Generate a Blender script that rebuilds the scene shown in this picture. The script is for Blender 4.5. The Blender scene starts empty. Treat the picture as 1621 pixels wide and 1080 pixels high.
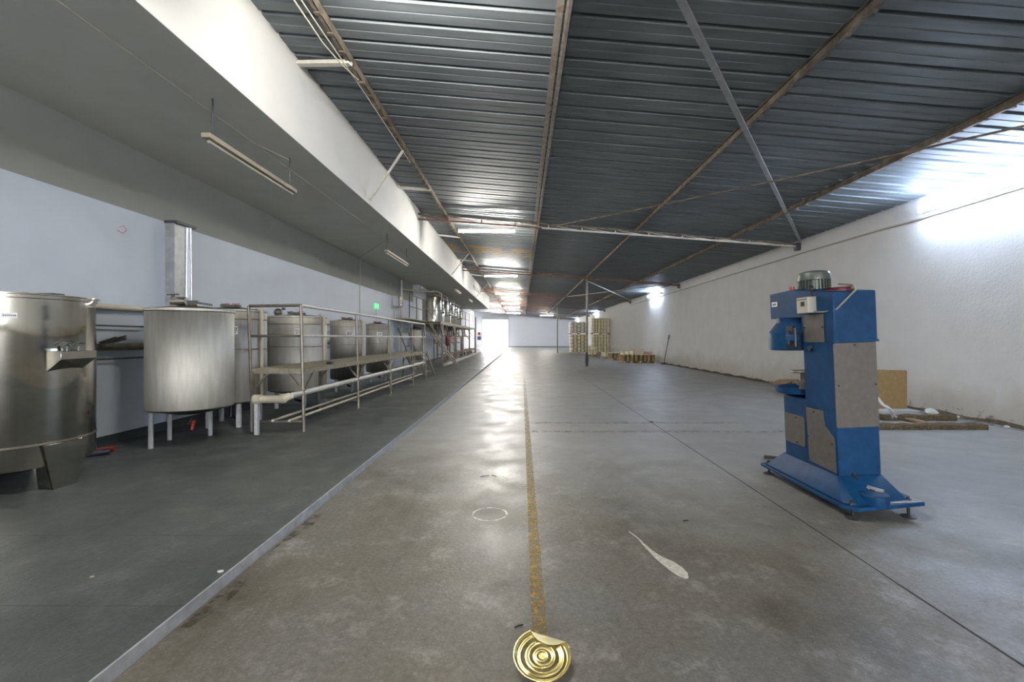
import bpy, bmesh, math, random
from mathutils import Vector, Matrix
random.seed(7)
S = bpy.context.scene
C = S.collection

# ------------------------------------------------------------------ camera
EYE = 1.5                                   # height of the lens above the main floor
cam_d = bpy.data.cameras.new('camera')
cam_d.sensor_fit = 'HORIZONTAL'
cam_d.sensor_width = 36.0
cam_d.lens = 36.0 * 720.0 / 1621.0          # 16 mm wide angle
cam_d.shift_x = -15.5 / 1621.0
cam_d.shift_y = -5.0 / 1621.0
cam_d.clip_start = 0.05
cam_d.clip_end = 400
cam = bpy.data.objects.new('camera', cam_d)
cam.location = (0, 0, EYE)
cam.rotation_euler = (math.radians(90), 0, 0)
C.objects.link(cam)
S.camera = cam

# ------------------------------------------------------------------ world, exposure
W = bpy.data.worlds.new('sky')
S.world = W
W.use_nodes = True
bg = W.node_tree.nodes['Background']
bg.inputs['Color'].default_value = (0.95, 0.96, 1.0, 1)
bg.inputs['Strength'].default_value = 13.0
S.view_settings.view_transform = 'Standard'
S.view_settings.look = 'None'
S.view_settings.gamma = 1.0
S.view_settings.use_curve_mapping = False
S.view_settings.exposure = 1.25
TUBE_WARM = 200.0                           # emission of the tubes in the middle row
TUBE_COOL = 62.0                           # emission of the tubes on the right wall

# ------------------------------------------------------------------ node helpers
def mat(name, col, rough=0.6, metal=0.0, noise=0.0, nscale=8.0, bump=0.0, bscale=60.0, col2=None,
        c2lo=0.45, c2hi=0.65, c2scale=3.0, aniso=0.0, spec=0.5, stretch=None, rvar=0.0):
    m = bpy.data.materials.new(name)
    m.use_nodes = True
    nt = m.node_tree
    b = nt.nodes['Principled BSDF']
    b.inputs['Roughness'].default_value = rough
    b.inputs['Metallic'].default_value = metal
    b.inputs['Specular IOR Level'].default_value = spec
    if aniso:
        b.inputs['Anisotropic'].default_value = aniso
        tg = nt.nodes.new('ShaderNodeTangent')
        tg.direction_type = 'RADIAL'; tg.axis = 'Z'
        nt.links.new(tg.outputs[0], b.inputs['Tangent'])
    tc = nt.nodes.new('ShaderNodeNewGeometry')
    vec = tc.outputs['Position']
    if stretch:
        mp = nt.nodes.new('ShaderNodeMapping')
        mp.inputs['Scale'].default_value = stretch
        nt.links.new(vec, mp.inputs['Vector'])
        vec = mp.outputs[0]
    c = (*col, 1)
    out = None
    if col2 is not None:
        n = nt.nodes.new('ShaderNodeTexNoise')
        n.inputs['Scale'].default_value = c2scale
        n.inputs['Detail'].default_value = 6
        n.inputs['Roughness'].default_value = 0.65
        nt.links.new(vec, n.inputs['Vector'])
        r = nt.nodes.new('ShaderNodeValToRGB')
        r.color_ramp.elements[0].position = c2lo; r.color_ramp.elements[0].color = c
        r.color_ramp.elements[1].position = c2hi; r.color_ramp.elements[1].color = (*col2, 1)
        nt.links.new(n.outputs['Fac'], r.inputs[0])
        out = r.outputs[0]
    if noise:
        n = nt.nodes.new('ShaderNodeTexNoise')
        n.inputs['Scale'].default_value = nscale
        n.inputs['Detail'].default_value = 5
        nt.links.new(vec, n.inputs['Vector'])
        mr = nt.nodes.new('ShaderNodeMapRange')
        mr.inputs['From Min'].default_value = 0.3; mr.inputs['From Max'].default_value = 0.7
        mr.inputs['To Min'].default_value = 1 - noise; mr.inputs['To Max'].default_value = 1 + noise
        nt.links.new(n.outputs['Fac'], mr.inputs['Value'])
        vm = nt.nodes.new('ShaderNodeVectorMath'); vm.operation = 'SCALE'
        if out is not None: nt.links.new(out, vm.inputs[0])
        else: vm.inputs[0].default_value = col
        nt.links.new(mr.outputs[0], vm.inputs['Scale'])
        out = vm.outputs[0]
    if out is not None: nt.links.new(out, b.inputs['Base Color'])
    else: b.inputs['Base Color'].default_value = c
    if rvar:
        n = nt.nodes.new('ShaderNodeTexNoise')
        n.inputs['Scale'].default_value = 2.5; n.inputs['Detail'].default_value = 4
        nt.links.new(vec, n.inputs['Vector'])
        mr = nt.nodes.new('ShaderNodeMapRange')
        mr.inputs['From Min'].default_value = 0.35; mr.inputs['From Max'].default_value = 0.65
        mr.inputs['To Min'].default_value = rough - rvar; mr.inputs['To Max'].default_value = rough + rvar
        nt.links.new(n.outputs['Fac'], mr.inputs['Value'])
        nt.links.new(mr.outputs[0], b.inputs['Roughness'])
    if bump:
        n = nt.nodes.new('ShaderNodeTexNoise')
        n.inputs['Scale'].default_value = bscale; n.inputs['Detail'].default_value = 4
        nt.links.new(vec, n.inputs['Vector'])
        bp = nt.nodes.new('ShaderNodeBump')
        bp.inputs['Strength'].default_value = bump; bp.inputs['Distance'].default_value = 0.02
        nt.links.new(n.outputs['Fac'], bp.inputs['Height'])
        nt.links.new(bp.outputs[0], b.inputs['Normal'])
    return m

def emit(name, col, strength):
    m = bpy.data.materials.new(name); m.use_nodes = True
    nt = m.node_tree; b = nt.nodes['Principled BSDF']
    b.inputs['Base Color'].default_value = (*col, 1)
    b.inputs['Emission Color'].default_value = (*col, 1)
    b.inputs['Emission Strength'].default_value = strength
    return m

def worn(name, col, lo=0.4, hi=0.6, scale=14.0, ylo=None, yhi=None, amount=1.0):
    """paint worn thin: noise decides where the floor shows through"""
    m = mat(name, col, 0.7, noise=0.18, nscale=25)
    nt = m.node_tree; b = nt.nodes['Principled BSDF']
    g = nt.nodes.new('ShaderNodeNewGeometry')
    n = nt.nodes.new('ShaderNodeTexNoise')
    n.inputs['Scale'].default_value = scale; n.inputs['Detail'].default_value = 8
    n.inputs['Roughness'].default_value = 0.7
    nt.links.new(g.outputs['Position'], n.inputs['Vector'])
    r = nt.nodes.new('ShaderNodeMapRange')
    r.inputs['From Min'].default_value = lo; r.inputs['From Max'].default_value = hi
    r.inputs['To Max'].default_value = amount
    nt.links.new(n.outputs['Fac'], r.inputs['Value'])
    o = r.outputs[0]
    if ylo is not None:
        sp = nt.nodes.new('ShaderNodeSeparateXYZ'); nt.links.new(g.outputs['Position'], sp.inputs[0])
        f = nt.nodes.new('ShaderNodeMapRange')
        f.inputs['From Min'].default_value = ylo; f.inputs['From Max'].default_value = yhi
        f.inputs['To Min'].default_value = 1.0; f.inputs['To Max'].default_value = 0.0
        nt.links.new(sp.outputs['Y'], f.inputs['Value'])
        mu = nt.nodes.new('ShaderNodeMath'); mu.operation = 'MULTIPLY'
        nt.links.new(o, mu.inputs[0]); nt.links.new(f.outputs[0], mu.inputs[1]); o = mu.outputs[0]
    nt.links.new(o, b.inputs['Alpha'])
    return m

M = {}
M['steel'] = mat('brushed_steel', (0.50, 0.48, 0.42), 0.11, 1.0, noise=0.06, nscale=3, aniso=1.0, stretch=(6, 6, 0.4))
M['steel_dull'] = mat('dull_brushed_steel', (0.33, 0.315, 0.28), 0.50, 1.0, noise=0.12, nscale=4, aniso=0.95, stretch=(5, 5, 0.7))
M['steel_rail'] = mat('stained_steel_tube', (0.23, 0.21, 0.175), 0.45, 0.7, noise=0.2, nscale=9)
M['grate'] = mat('dirty_grating_steel', (0.27, 0.245, 0.185), 0.65, 0.4, noise=0.25, nscale=14)
M['black'] = mat('black_plastic', (0.015, 0.015, 0.017), 0.45)
M['dark'] = mat('dark_grey_metal', (0.06, 0.065, 0.07), 0.5, 0.3)
M['red'] = mat('red_handle_paint', (0.32, 0.04, 0.025), 0.45)
M['dark_red'] = mat('dark_red_paint', (0.13, 0.012, 0.018), 0.5)
M['pvc'] = mat('ivory_plastic_pipe', (0.48, 0.44, 0.34), 0.42, noise=0.08, nscale=6)
M['pipe_white'] = mat('white_painted_pipe', (0.44, 0.44, 0.41), 0.5, noise=0.1)
M['leg_white'] = mat('pale_painted_leg', (0.42, 0.44, 0.45), 0.55, noise=0.12)
M['blue'] = mat('worn_blue_machine_paint', (0.004, 0.040, 0.115), 0.45, spec=0.22, noise=0.10, nscale=12, col2=(0.008, 0.060, 0.155), c2lo=.4, c2hi=.7)
M['plate_grey'] = mat('bare_aluminium_cover', (0.125, 0.113, 0.10), 0.6, 0.2, noise=0.12, nscale=20)
M['switch'] = mat('cream_switch_box', (0.42, 0.41, 0.35), 0.5)
M['cable'] = mat('grey_green_cable', (0.20, 0.21, 0.16), 0.5)
M['motor'] = mat('grey_green_motor_paint', (0.10, 0.115, 0.10), 0.38, 0.2, noise=0.1)
M['gold'] = mat('gold_lacquered_tin', (0.78, 0.66, 0.28), 0.27, 0.9, noise=0.08, nscale=14)
M['gold_back'] = mat('dull_gold_tin_back', (0.66, 0.60, 0.36), 0.5, 0.5, noise=0.1)
M['card'] = mat('brown_cardboard', (0.30, 0.20, 0.11), 0.85, noise=0.1)
M['board'] = mat('brown_fibreboard', (0.24, 0.155, 0.06), 0.8, noise=0.12, nscale=12)
M['wood'] = mat('rough_pallet_wood', (0.40, 0.27, 0.16), 0.85, noise=0.25, nscale=9)
M['mossy'] = mat('damp_dark_timber', (0.075, 0.062, 0.032), 0.9, noise=0.4, nscale=30, col2=(0.17, 0.11, 0.07), c2scale=14, bump=0.5)
M['plaster'] = mat('crumbled_plaster', (0.60, 0.62, 0.56), 0.9, noise=0.1, bump=0.5)
M['white_sheet'] = mat('white_plastic_sheet', (0.5, 0.52, 0.54), 0.5)
M['tin_cream'] = mat('cream_printed_tin', (0.78, 0.75, 0.62), 0.4, 0.1, noise=0.1, nscale=5)
M['tin_yellow'] = mat('yellow_cream_printed_tin', (0.68, 0.63, 0.42), 0.45, 0.1, noise=0.12, nscale=5)
M['tin_green'] = mat('green_tin_band', (0.14, 0.22, 0.09), 0.45, 0.1)
M['tin_gold'] = mat('gold_tin_top', (0.42, 0.38, 0.20), 0.45, 0.4)
M['tin_brown'] = mat('brown_gold_tin', (0.26, 0.18, 0.08), 0.4, 0.45, noise=0.15)
M['purlin'] = mat('rusty_purlin_steel', (0.14, 0.115, 0.085), 0.75, 0.3, noise=0.3, nscale=6, col2=(0.24, 0.21, 0.17), c2lo=.42, c2hi=.6, c2scale=5)
M['purlin_pale'] = mat('flaking_pale_purlin', (0.32, 0.30, 0.27), 0.75, 0.2, noise=0.2, nscale=8, col2=(0.24, 0.15, 0.10), c2lo=.55, c2hi=.68, c2scale=7)
M['rust'] = mat('red_brown_rusty_steel', (0.21, 0.12, 0.09), 0.8, 0.2, noise=0.25, nscale=6)
M['galv'] = mat('galvanised_bar', (0.36, 0.375, 0.38), 0.5, 0.6, noise=0.15)
M['paint_bar'] = mat('white_painted_bar', (0.62, 0.60, 0.54), 0.6, noise=0.12)
M['fixture'] = mat('yellowed_lamp_housing', (0.27, 0.25, 0.19), 0.6, noise=0.1)
M['fixture_white'] = mat('white_lamp_housing', (0.75, 0.76, 0.78), 0.5)
M['tube_off'] = mat('unlit_lamp_tube', (0.34, 0.33, 0.28), 0.35)
M['tube_warm'] = emit('lit_tube_white', (1.0, 0.95, 0.86), TUBE_WARM)
M['tube_cool'] = emit('lit_tube_cool', (0.66, 0.78, 1.0), TUBE_COOL)
M['wire'] = mat('thin_pale_wire', (0.45, 0.42, 0.36), 0.6)
M['duct'] = mat('shiny_duct_metal', (0.55, 0.56, 0.58), 0.3, 0.9, noise=0.1)
M['exit_green'] = emit('lit_green_sign', (0.04, 0.62, 0.16), 0.7)
M['white_print'] = mat('white_print', (0.85, 0.87, 0.85), 0.5)
M['sticker'] = mat('white_sticker', (0.78, 0.79, 0.80), 0.5)
M['ink'] = mat('black_ink', (0.05, 0.05, 0.05), 0.6)
M['grey_cabinet'] = mat('grey_cabinet_paint', (0.40, 0.42, 0.42), 0.5)
M['joint'] = mat('dark_floor_joint', (0.045, 0.045, 0.04), 0.9)
M['kerb'] = mat('pale_painted_kerb', (0.36, 0.38, 0.40), 0.7, noise=0.2, nscale=12)
M['wall_l'] = mat('blue_white_wall_paint', (0.50, 0.55, 0.62), 0.6, noise=0.03, nscale=2, bump=0.05)
M['soffit'] = mat('grey_white_soffit', (0.50, 0.51, 0.475), 0.8, noise=0.04, nscale=2)
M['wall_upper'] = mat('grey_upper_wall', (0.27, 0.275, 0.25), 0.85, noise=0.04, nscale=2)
M['fascia'] = mat('white_fascia_paint', (0.68, 0.68, 0.66), 0.7, noise=0.03, nscale=1.5, col2=(0.60, 0.62, 0.60), c2lo=.62, c2hi=.8, c2scale=0.8)
M['wall_far'] = mat('pale_far_wall_paint', (0.74, 0.76, 0.80), 0.8, noise=0.03)
M['skirting'] = mat('black_skirting_paint', (0.035, 0.045, 0.05), 0.5)
M['outside'] = mat('pale_yard_paving', (0.75, 0.70, 0.64), 0.9, noise=0.1)
M['tape'] = mat('blue_hose_rubber', (0.03, 0.04, 0.07), 0.5)

def wall_right_mat():
    m = mat('rough_white_plaster', (0.73, 0.73, 0.72), 0.85, noise=0.035, nscale=2.2, bump=0.35, bscale=22)
    nt = m.node_tree; b = nt.nodes['Principled BSDF']
    src = b.inputs['Base Color'].links[0].from_socket
    g = nt.nodes.new('ShaderNodeNewGeometry'); sp = nt.nodes.new('ShaderNodeSeparateXYZ')
    nt.links.new(g.outputs['Position'], sp.inputs[0])
    n = nt.nodes.new('ShaderNodeTexNoise'); n.inputs['Scale'].default_value = 0.9
    n.inputs['Detail'].default_value = 8; n.inputs['Roughness'].default_value = 0.65
    nt.links.new(g.outputs['Position'], n.inputs['Vector'])
    # rising damp: height + noise under a limit
    a = nt.nodes.new('ShaderNodeMath'); a.operation = 'MULTIPLY_ADD'
    nt.links.new(n.outputs['Fac'], a.inputs[0]); a.inputs[1].default_value = -2.0
    nt.links.new(sp.outputs['Z'], a.inputs[2])
    r = nt.nodes.new('ShaderNodeMapRange')
    r.inputs['From Min'].default_value = -0.8; r.inputs['From Max'].default_value = -0.25
    r.inputs['To Min'].default_value = 0.55; r.inputs['To Max'].default_value = 0.0
    nt.links.new(a.outputs[0], r.inputs['Value'])
    mx = nt.nodes.new('ShaderNodeMix'); mx.data_type = 'RGBA'
    nt.links.new(r.outputs[0], mx.inputs[0]); nt.links.new(src, mx.inputs[6])
    mx.inputs[7].default_value = (0.52, 0.47, 0.40, 1)
    # mould specks at the foot
    n2 = nt.nodes.new('ShaderNodeTexNoise'); n2.inputs['Scale'].default_value = 9
    n2.inputs['Detail'].default_value = 6
    nt.links.new(g.outputs['Position'], n2.inputs['Vector'])
    a2 = nt.nodes.new('ShaderNodeMath'); a2.operation = 'MULTIPLY_ADD'
    nt.links.new(sp.outputs['Z'], a2.inputs[0]); a2.inputs[1].default_value = -0.9
    nt.links.new(n2.outputs['Fac'], a2.inputs[2])
    r2 = nt.nodes.new('ShaderNodeMapRange')
    r2.inputs['From Min'].default_value = 0.45; r2.inputs['From Max'].default_value = 0.60
    r2.inputs['To Max'].default_value = 0.8
    nt.links.new(a2.outputs[0], r2.inputs['Value'])
    mx2 = nt.nodes.new('ShaderNodeMix'); mx2.data_type = 'RGBA'
    nt.links.new(r2.outputs[0], mx2.inputs[0]); nt.links.new(mx.outputs[2], mx2.inputs[6])
    mx2.inputs[7].default_value = (0.20, 0.18, 0.14, 1)
    nt.links.new(mx2.outputs[2], b.inputs['Base Color'])
    return m
M['wall_r'] = wall_right_mat()

def floor_mat(name, a, bcol, light, dark, rough, scale=0.55, far=None):
    m = bpy.data.materials.new(name); m.use_nodes = True
    nt = m.node_tree; b = nt.nodes['Principled BSDF']; L = nt.links
    g = nt.nodes.new('ShaderNodeNewGeometry'); pos = g.outputs['Position']
    def noise(sc, det=8, ro=0.65, st=None):
        v = pos
        if st:
            mp = nt.nodes.new('ShaderNodeMapping'); mp.inputs['Scale'].default_value = st
            L.new(pos, mp.inputs['Vector']); v = mp.outputs[0]
        n = nt.nodes.new('ShaderNodeTexNoise'); n.inputs['Scale'].default_value = sc
        n.inputs['Detail'].default_value = det; n.inputs['Roughness'].default_value = ro
        L.new(v, n.inputs['Vector']); return n.outputs['Fac']
    def rng(v, lo, hi, t0=0.0, t1=1.0):
        r = nt.nodes.new('ShaderNodeMapRange')
        r.inputs['From Min'].default_value = lo; r.inputs['From Max'].default_value = hi
        r.inputs['To Min'].default_value = t0; r.inputs['To Max'].default_value = t1
        L.new(v, r.inputs['Value']); return r.outputs[0]
    def mix(f, x, y):
        n = nt.nodes.new('ShaderNodeMix'); n.data_type = 'RGBA'
        L.new(f, n.inputs[0])
        if isinstance(x, tuple): n.inputs[6].default_value = (*x, 1)
        else: L.new(x, n.inputs[6])
        if isinstance(y, tuple): n.inputs[7].default_value = (*y, 1)
        else: L.new(y, n.inputs[7])
        return n.outputs[2]
    c = mix(rng(noise(scale), .38, .62), a, bcol)
    c = mix(rng(noise(2.6, 9, .75), .52, .66, 0, .75), c, light)
    c = mix(rng(noise(1.3, 9, .75, (1, .5, 1)), .50, .66, 0, .85), c, dark)
    c = mix(rng(noise(28, 6, .75), .38, .66, 0, .6), c, dark)
    c = mix(rng(noise(55, 4, .7), .56, .72, 0, .5), c, light)
    if far is not None:          # lamp light painted in: colour paler down the hall and towards the right
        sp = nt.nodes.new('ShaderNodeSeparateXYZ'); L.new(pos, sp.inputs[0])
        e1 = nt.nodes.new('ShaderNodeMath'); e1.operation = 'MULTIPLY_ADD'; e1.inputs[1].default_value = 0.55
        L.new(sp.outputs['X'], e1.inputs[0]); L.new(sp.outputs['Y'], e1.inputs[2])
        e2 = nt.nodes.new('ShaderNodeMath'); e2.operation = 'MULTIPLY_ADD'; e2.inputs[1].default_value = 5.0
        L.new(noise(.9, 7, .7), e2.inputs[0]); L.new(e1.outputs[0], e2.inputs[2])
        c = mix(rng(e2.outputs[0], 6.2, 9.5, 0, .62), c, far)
    L.new(c, b.inputs['Base Color'])
    L.new(rng(noise(1.7, 6), .3, .7, rough - .13, rough + .12), b.inputs['Roughness'])
    bp = nt.nodes.new('ShaderNodeBump'); bp.inputs['Strength'].default_value = .25
    bp.inputs['Distance'].default_value = .01
    L.new(noise(35, 5), bp.inputs['Height']); L.new(bp.outputs[0], b.inputs['Normal'])
    b.inputs['Specular IOR Level'].default_value = 0.4
    return m
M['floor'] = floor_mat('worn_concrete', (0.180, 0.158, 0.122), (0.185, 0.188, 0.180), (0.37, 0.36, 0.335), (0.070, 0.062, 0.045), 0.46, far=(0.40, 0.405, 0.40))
M['slab'] = floor_mat('dark_grey_painted_floor', (0.085, 0.095, 0.092), (0.11, 0.115, 0.11), (0.19, 0.19, 0.18), (0.05, 0.06, 0.058), 0.42)

def roof_mat():
    m = bpy.data.materials.new('galvanised_roof_sheet'); m.use_nodes = True
    nt = m.node_tree; b = nt.nodes['Principled BSDF']; L = nt.links
    g = nt.nodes.new('ShaderNodeNewGeometry'); pos = g.outputs['Position']
    sp = nt.nodes.new('ShaderNodeSeparateXYZ'); L.new(pos, sp.inputs[0])
    mp = nt.nodes.new('ShaderNodeMapping'); mp.inputs['Scale'].default_value = (0.35, 2.4, 1)
    L.new(pos, mp.inputs['Vector'])
    n = nt.nodes.new('ShaderNodeTexNoise'); n.inputs['Scale'].default_value = 3
    n.inputs['Detail'].default_value = 7; L.new(mp.outputs[0], n.inputs['Vector'])
    r = nt.nodes.new('ShaderNodeValToRGB')
    r.color_ramp.elements[0].position = .3; r.color_ramp.elements[0].color = (0.11, 0.133, 0.145, 1)
    r.color_ramp.elements[1].position = .7; r.color_ramp.elements[1].color = (0.19, 0.215, 0.235, 1)
    L.new(n.outputs['Fac'], r.inputs[0])
    # rusty bands far down the hall, left half of the roof
    def band(y0, y1, x1, amount):
        a = nt.nodes.new('ShaderNodeMapRange'); a.interpolation_type = 'SMOOTHSTEP'
        a.inputs['From Min'].default_value = (y1 - y0) / 2; a.inputs['From Max'].default_value = (y1 - y0) / 2 * .6
        d = nt.nodes.new('ShaderNodeMath'); d.operation = 'SUBTRACT'; d.inputs[1].default_value = (y0 + y1) / 2
        L.new(sp.outputs['Y'], d.inputs[0])
        ab = nt.nodes.new('ShaderNodeMath'); ab.operation = 'ABSOLUTE'; L.new(d.outputs[0], ab.inputs[0])
        L.new(ab.outputs[0], a.inputs['Value'])
        xl = nt.nodes.new('ShaderNodeMath'); xl.operation = 'LESS_THAN'; xl.inputs[1].default_value = x1
        L.new(sp.outputs['X'], xl.inputs[0])
        mu = nt.nodes.new('ShaderNodeMath'); mu.operation = 'MULTIPLY'
        L.new(a.outputs[0], mu.inputs[0]); L.new(xl.outputs[0], mu.inputs[1])
        m2 = nt.nodes.new('ShaderNodeTexNoise'); m2.inputs['Scale'].default_value = 1.3; m2.inputs['Detail'].default_value = 5
        L.new(pos, m2.inputs['Vector'])
        rr = nt.nodes.new('ShaderNodeMapRange'); rr.inputs['From Min'].default_value = .4; rr.inputs['From Max'].default_value = .56
        rr.inputs['To Max'].default_value = amount
        L.new(m2.outputs['Fac'], rr.inputs['Value'])
        mm = nt.nodes.new('ShaderNodeMath'); mm.operation = 'MULTIPLY'
        L.new(mu.outputs[0], mm.inputs[0]); L.new(rr.outputs[0], mm.inputs[1]); return mm.outputs[0]
    def mix(f, x, y):
        k = nt.nodes.new('ShaderNodeMix'); k.data_type = 'RGBA'
        L.new(f, k.inputs[0]); L.new(x, k.inputs[6]); k.inputs[7].default_value = (*y, 1); return k.outputs[2]
    c = mix(band(18.3, 20.6, 0.5, .95), r.outputs[0], (0.42, 0.26, 0.07))
    c = mix(band(33, 62, 3.0, .8), c, (0.40, 0.22, 0.16))
    L.new(c, b.inputs['Base Color'])
    b.inputs['Metallic'].default_value = 0.3
    b.inputs['Roughness'].default_value = 0.6
    return m
M['roof'] = roof_mat()

# ------------------------------------------------------------------ mesh helpers
class MB:
    def __init__(s): s.v = []; s.f = []; s.smooth = []
    def add(s, vs, fs, sm=False):
        o = len(s.v); s.v += [tuple(v) for v in vs]
        s.f += [tuple(i + o for i in f) for f in fs]; s.smooth += [sm] * len(fs); return s
    def box(s, x0, x1, y0, y1, z0, z1):
        vs = [(x0, y0, z0), (x1, y0, z0), (x1, y1, z0), (x0, y1, z0), (x0, y0, z1), (x1, y0, z1), (x1, y1, z1), (x0, y1, z1)]
        return s.add(vs, [(0, 3, 2, 1), (4, 5, 6, 7), (0, 1, 5, 4), (1, 2, 6, 5), (2, 3, 7, 6), (3, 0, 4, 7)])
    def bar(s, a, b, w, h=None, up=(0, 0, 1)):
        a = Vector(a); b = Vector(b); h = h or w
        d = (b - a).normalized(); u = Vector(up)
        if abs(d.dot(u)) > .98: u = Vector((0, 1, 0))
        r = d.cross(u).normalized(); u = r.cross(d)
        vs = [p + r * i * w / 2 + u * j * h / 2 for p in (a, b) for i, j in ((-1, -1), (1, -1), (1, 1), (-1, 1))]
        return s.add(vs, [(3, 2, 1, 0), (4, 5, 6, 7), (0, 1, 5, 4), (1, 2, 6, 5), (2, 3, 7, 6), (3, 0, 4, 7)])
    def tube(s, pts, r, n=12, caps=True):
        pts = [Vector(p) for p in pts]; rings = []; N = len(pts); u = None
        for i, p in enumerate(pts):
            d = (pts[min(i + 1, N - 1)] - pts[max(i - 1, 0)]).normalized()
            if u is None:
                u = Vector((0, 0, 1)) if abs(d.z) < .9 else Vector((1, 0, 0))
            rr = d.cross(u).normalized(); u = rr.cross(d).normalized()
            rad = r[i] if isinstance(r, (list, tuple)) else r
            rings.append([p + (rr * math.cos(2 * math.pi * k / n) + u * math.sin(2 * math.pi * k / n)) * rad for k in range(n)])
        vs = [v for q in rings for v in q]
        fs = [(i * n + k, i * n + (k + 1) % n, (i + 1) * n + (k + 1) % n, (i + 1) * n + k) for i in range(N - 1) for k in range(n)]
        s.add(vs, fs, True)
        if caps:
            s.add(rings[0], [tuple(range(n))[::-1]]); s.add(rings[-1], [tuple(range(n))])
        return s
    def lathe(s, c, prof, n=32, a0=0.0, a1=2 * math.pi):
        cx, cy, cz = c; full = abs(a1 - a0 - 2 * math.pi) < 1e-6
        m = n if full else n + 1; vs = []
        for (r, z) in prof:
            for k in range(m):
                a = a0 + (a1 - a0) * k / n
                vs.append((cx + r * math.cos(a), cy + r * math.sin(a), cz + z))
        fs = []
        for i in range(len(prof) - 1):
            for k in range(n):
                k2 = (k + 1) % m if full else k + 1
                fs.append((i * m + k, i * m + k2, (i + 1) * m + k2, (i + 1) * m + k))
        return s.add(vs, fs, True)
    def cyl(s, c, r, z0, z1, n=24, axis='z'):
        if axis == 'z': return s.tube([(c[0], c[1], z0), (c[0], c[1], z1)], r, n)
        if axis == 'y': return s.tube([(c[0], z0, c[1]), (c[0], z1, c[1])], r, n)
        return s.tube([(z0, c[0], c[1]), (z1, c[0], c[1])], r, n)
    def prism(s, poly, lo, hi, axis='z'):
        """poly in the plane across the axis: z:(x,y) x:(y,z) y:(x,z)"""
        def P(p, t): return (p[0], p[1], t) if axis == 'z' else ((t, p[0], p[1]) if axis == 'x' else (p[0], t, p[1]))
        n = len(poly); vs = [P(p, lo) for p in poly] + [P(p, hi) for p in poly]
        fs = [tuple(range(n))[::-1], tuple(range(n, 2 * n))] + [(i, (i + 1) % n, n + (i + 1) % n, n + i) for i in range(n)]
        return s.add(vs, fs)
    def grid(s, fn, nu, nv, sm=True):
        vs = [fn(i / nu, j / nv) for i in range(nu + 1) for j in range(nv + 1)]
        fs = [(i * (nv + 1) + j, (i + 1) * (nv + 1) + j, (i + 1) * (nv + 1) + j + 1, i * (nv + 1) + j + 1) for i in range(nu) for j in range(nv)]
        return s.add(vs, fs, sm)
    def build(s, name, m, parent=None, bevel=0.0, origin=None, solid=0.0, sharp=35):
        me = bpy.data.meshes.new(name)
        o3 = Vector(origin) if origin is not None else Vector((0, 0, 0))
        me.from_pydata([tuple(Vector(v) - o3) for v in s.v], [], s.f); me.update()
        bm = bmesh.new(); bm.from_mesh(me); bmesh.ops.remove_doubles(bm, verts=bm.verts, dist=1e-5)
        bmesh.ops.recalc_face_normals(bm, faces=bm.faces)
        for f in bm.faces: f.smooth = True
        for e in bm.edges:
            if len(e.link_faces) != 2 or e.calc_face_angle(0) > math.radians(sharp): e.smooth = False
        bm.to_mesh(me); bm.free()
        me.materials.append(m)
        o = bpy.data.objects.new(name, me); C.objects.link(o)
        if origin is not None: o.location = o3
        if parent is not None: o.parent = parent
        if bevel:
            b = o.modifiers.new('bevel', 'BEVEL'); b.width = bevel; b.segments = 2; b.limit_method = 'ANGLE'
        if solid:
            q = o.modifiers.new('solid', 'SOLIDIFY'); q.thickness = solid; q.offset = 0
        return o

def tag(o, label=None, cat=None, group=None, kind=None):
    if label: o['label'] = label
    if cat: o['category'] = cat
    if group: o['group'] = group
    if kind: o['kind'] = kind
    return o
def thing(name, loc, label, cat, group=None, rz=0.0):
    o = bpy.data.objects.new(name, None); C.objects.link(o)
    o.location = loc; o.rotation_euler = (0, 0, rz); o.empty_display_size = .1
    return tag(o, label, cat, group)
def part(mb, name, m, parent, bevel=0.0, label=None, **k):
    """mesh given in world coordinates, parented to an unrotated empty at its location"""
    o = mb.build(name, m, None, bevel, **k)
    top = parent; off = Vector((0, 0, 0))
    while top is not None:
        off += top.location; top = top.parent
    o.parent = parent; o.location = o.location - off
    if label: o['label'] = label
    return o
def lpart(mb, name, m, parent, bevel=0.0, label=None, **k):
    """mesh given in the parent's own coordinates"""
    o = mb.build(name, m, parent, bevel, **k)
    if label: o['label'] = label
    return o
def copy_tree(o, parent=None):
    c = o.copy(); C.objects.link(c)
    if parent is not None: c.parent = parent
    for ch in list(o.children): copy_tree(ch, c)
    return c
ORD = ['first', 'second', 'third', 'fourth', 'fifth', 'sixth', 'seventh', 'eighth', 'ninth', 'tenth']

# ------------------------------------------------------------------ dimensions of the hall
XL, XB, XR = -5.55, -3.10, 8.30     # left wall, fascia face, right wall
YB, YF = -9.0, 74.0                 # back wall behind the camera, far wall
ZS = 4.21                           # soffit
YS = 43.0                           # where the soffit ends
SL = 0.07                           # raised slab on the left
XK = -1.79                          # its edge
def roofz(x): return 5.36 - 0.0825 * (x + 3.1)

# ------------------------------------------------------------------ floors
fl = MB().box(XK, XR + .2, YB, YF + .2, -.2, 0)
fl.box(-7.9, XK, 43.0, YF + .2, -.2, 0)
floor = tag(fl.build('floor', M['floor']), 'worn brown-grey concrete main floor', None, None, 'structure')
sb = MB().box(XL - .2, XK - .012, YB, 43.0, -.2, SL - .006)
slab = tag(sb.build('floor', M['joint']), 'raised dark grey painted floor strip along the left wall', None, None, 'structure')
y = YB + .17
bay = MB().box(XL, XK - .012, 0, .8625, -.006, 0)
b0 = None
while y < 42.9:
    if b0 is None:
        b0 = bay.build('floor_bay', M['slab'], slab)
    else:
        q = b0.copy(); C.objects.link(q); b0 = q
    b0.location = (0, y, SL)
    y += .866
kb = MB().box(XK - .012, XK, YB, 43.0, 0, SL)
kb.build('kerb_face', M['kerb'], slab)

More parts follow.
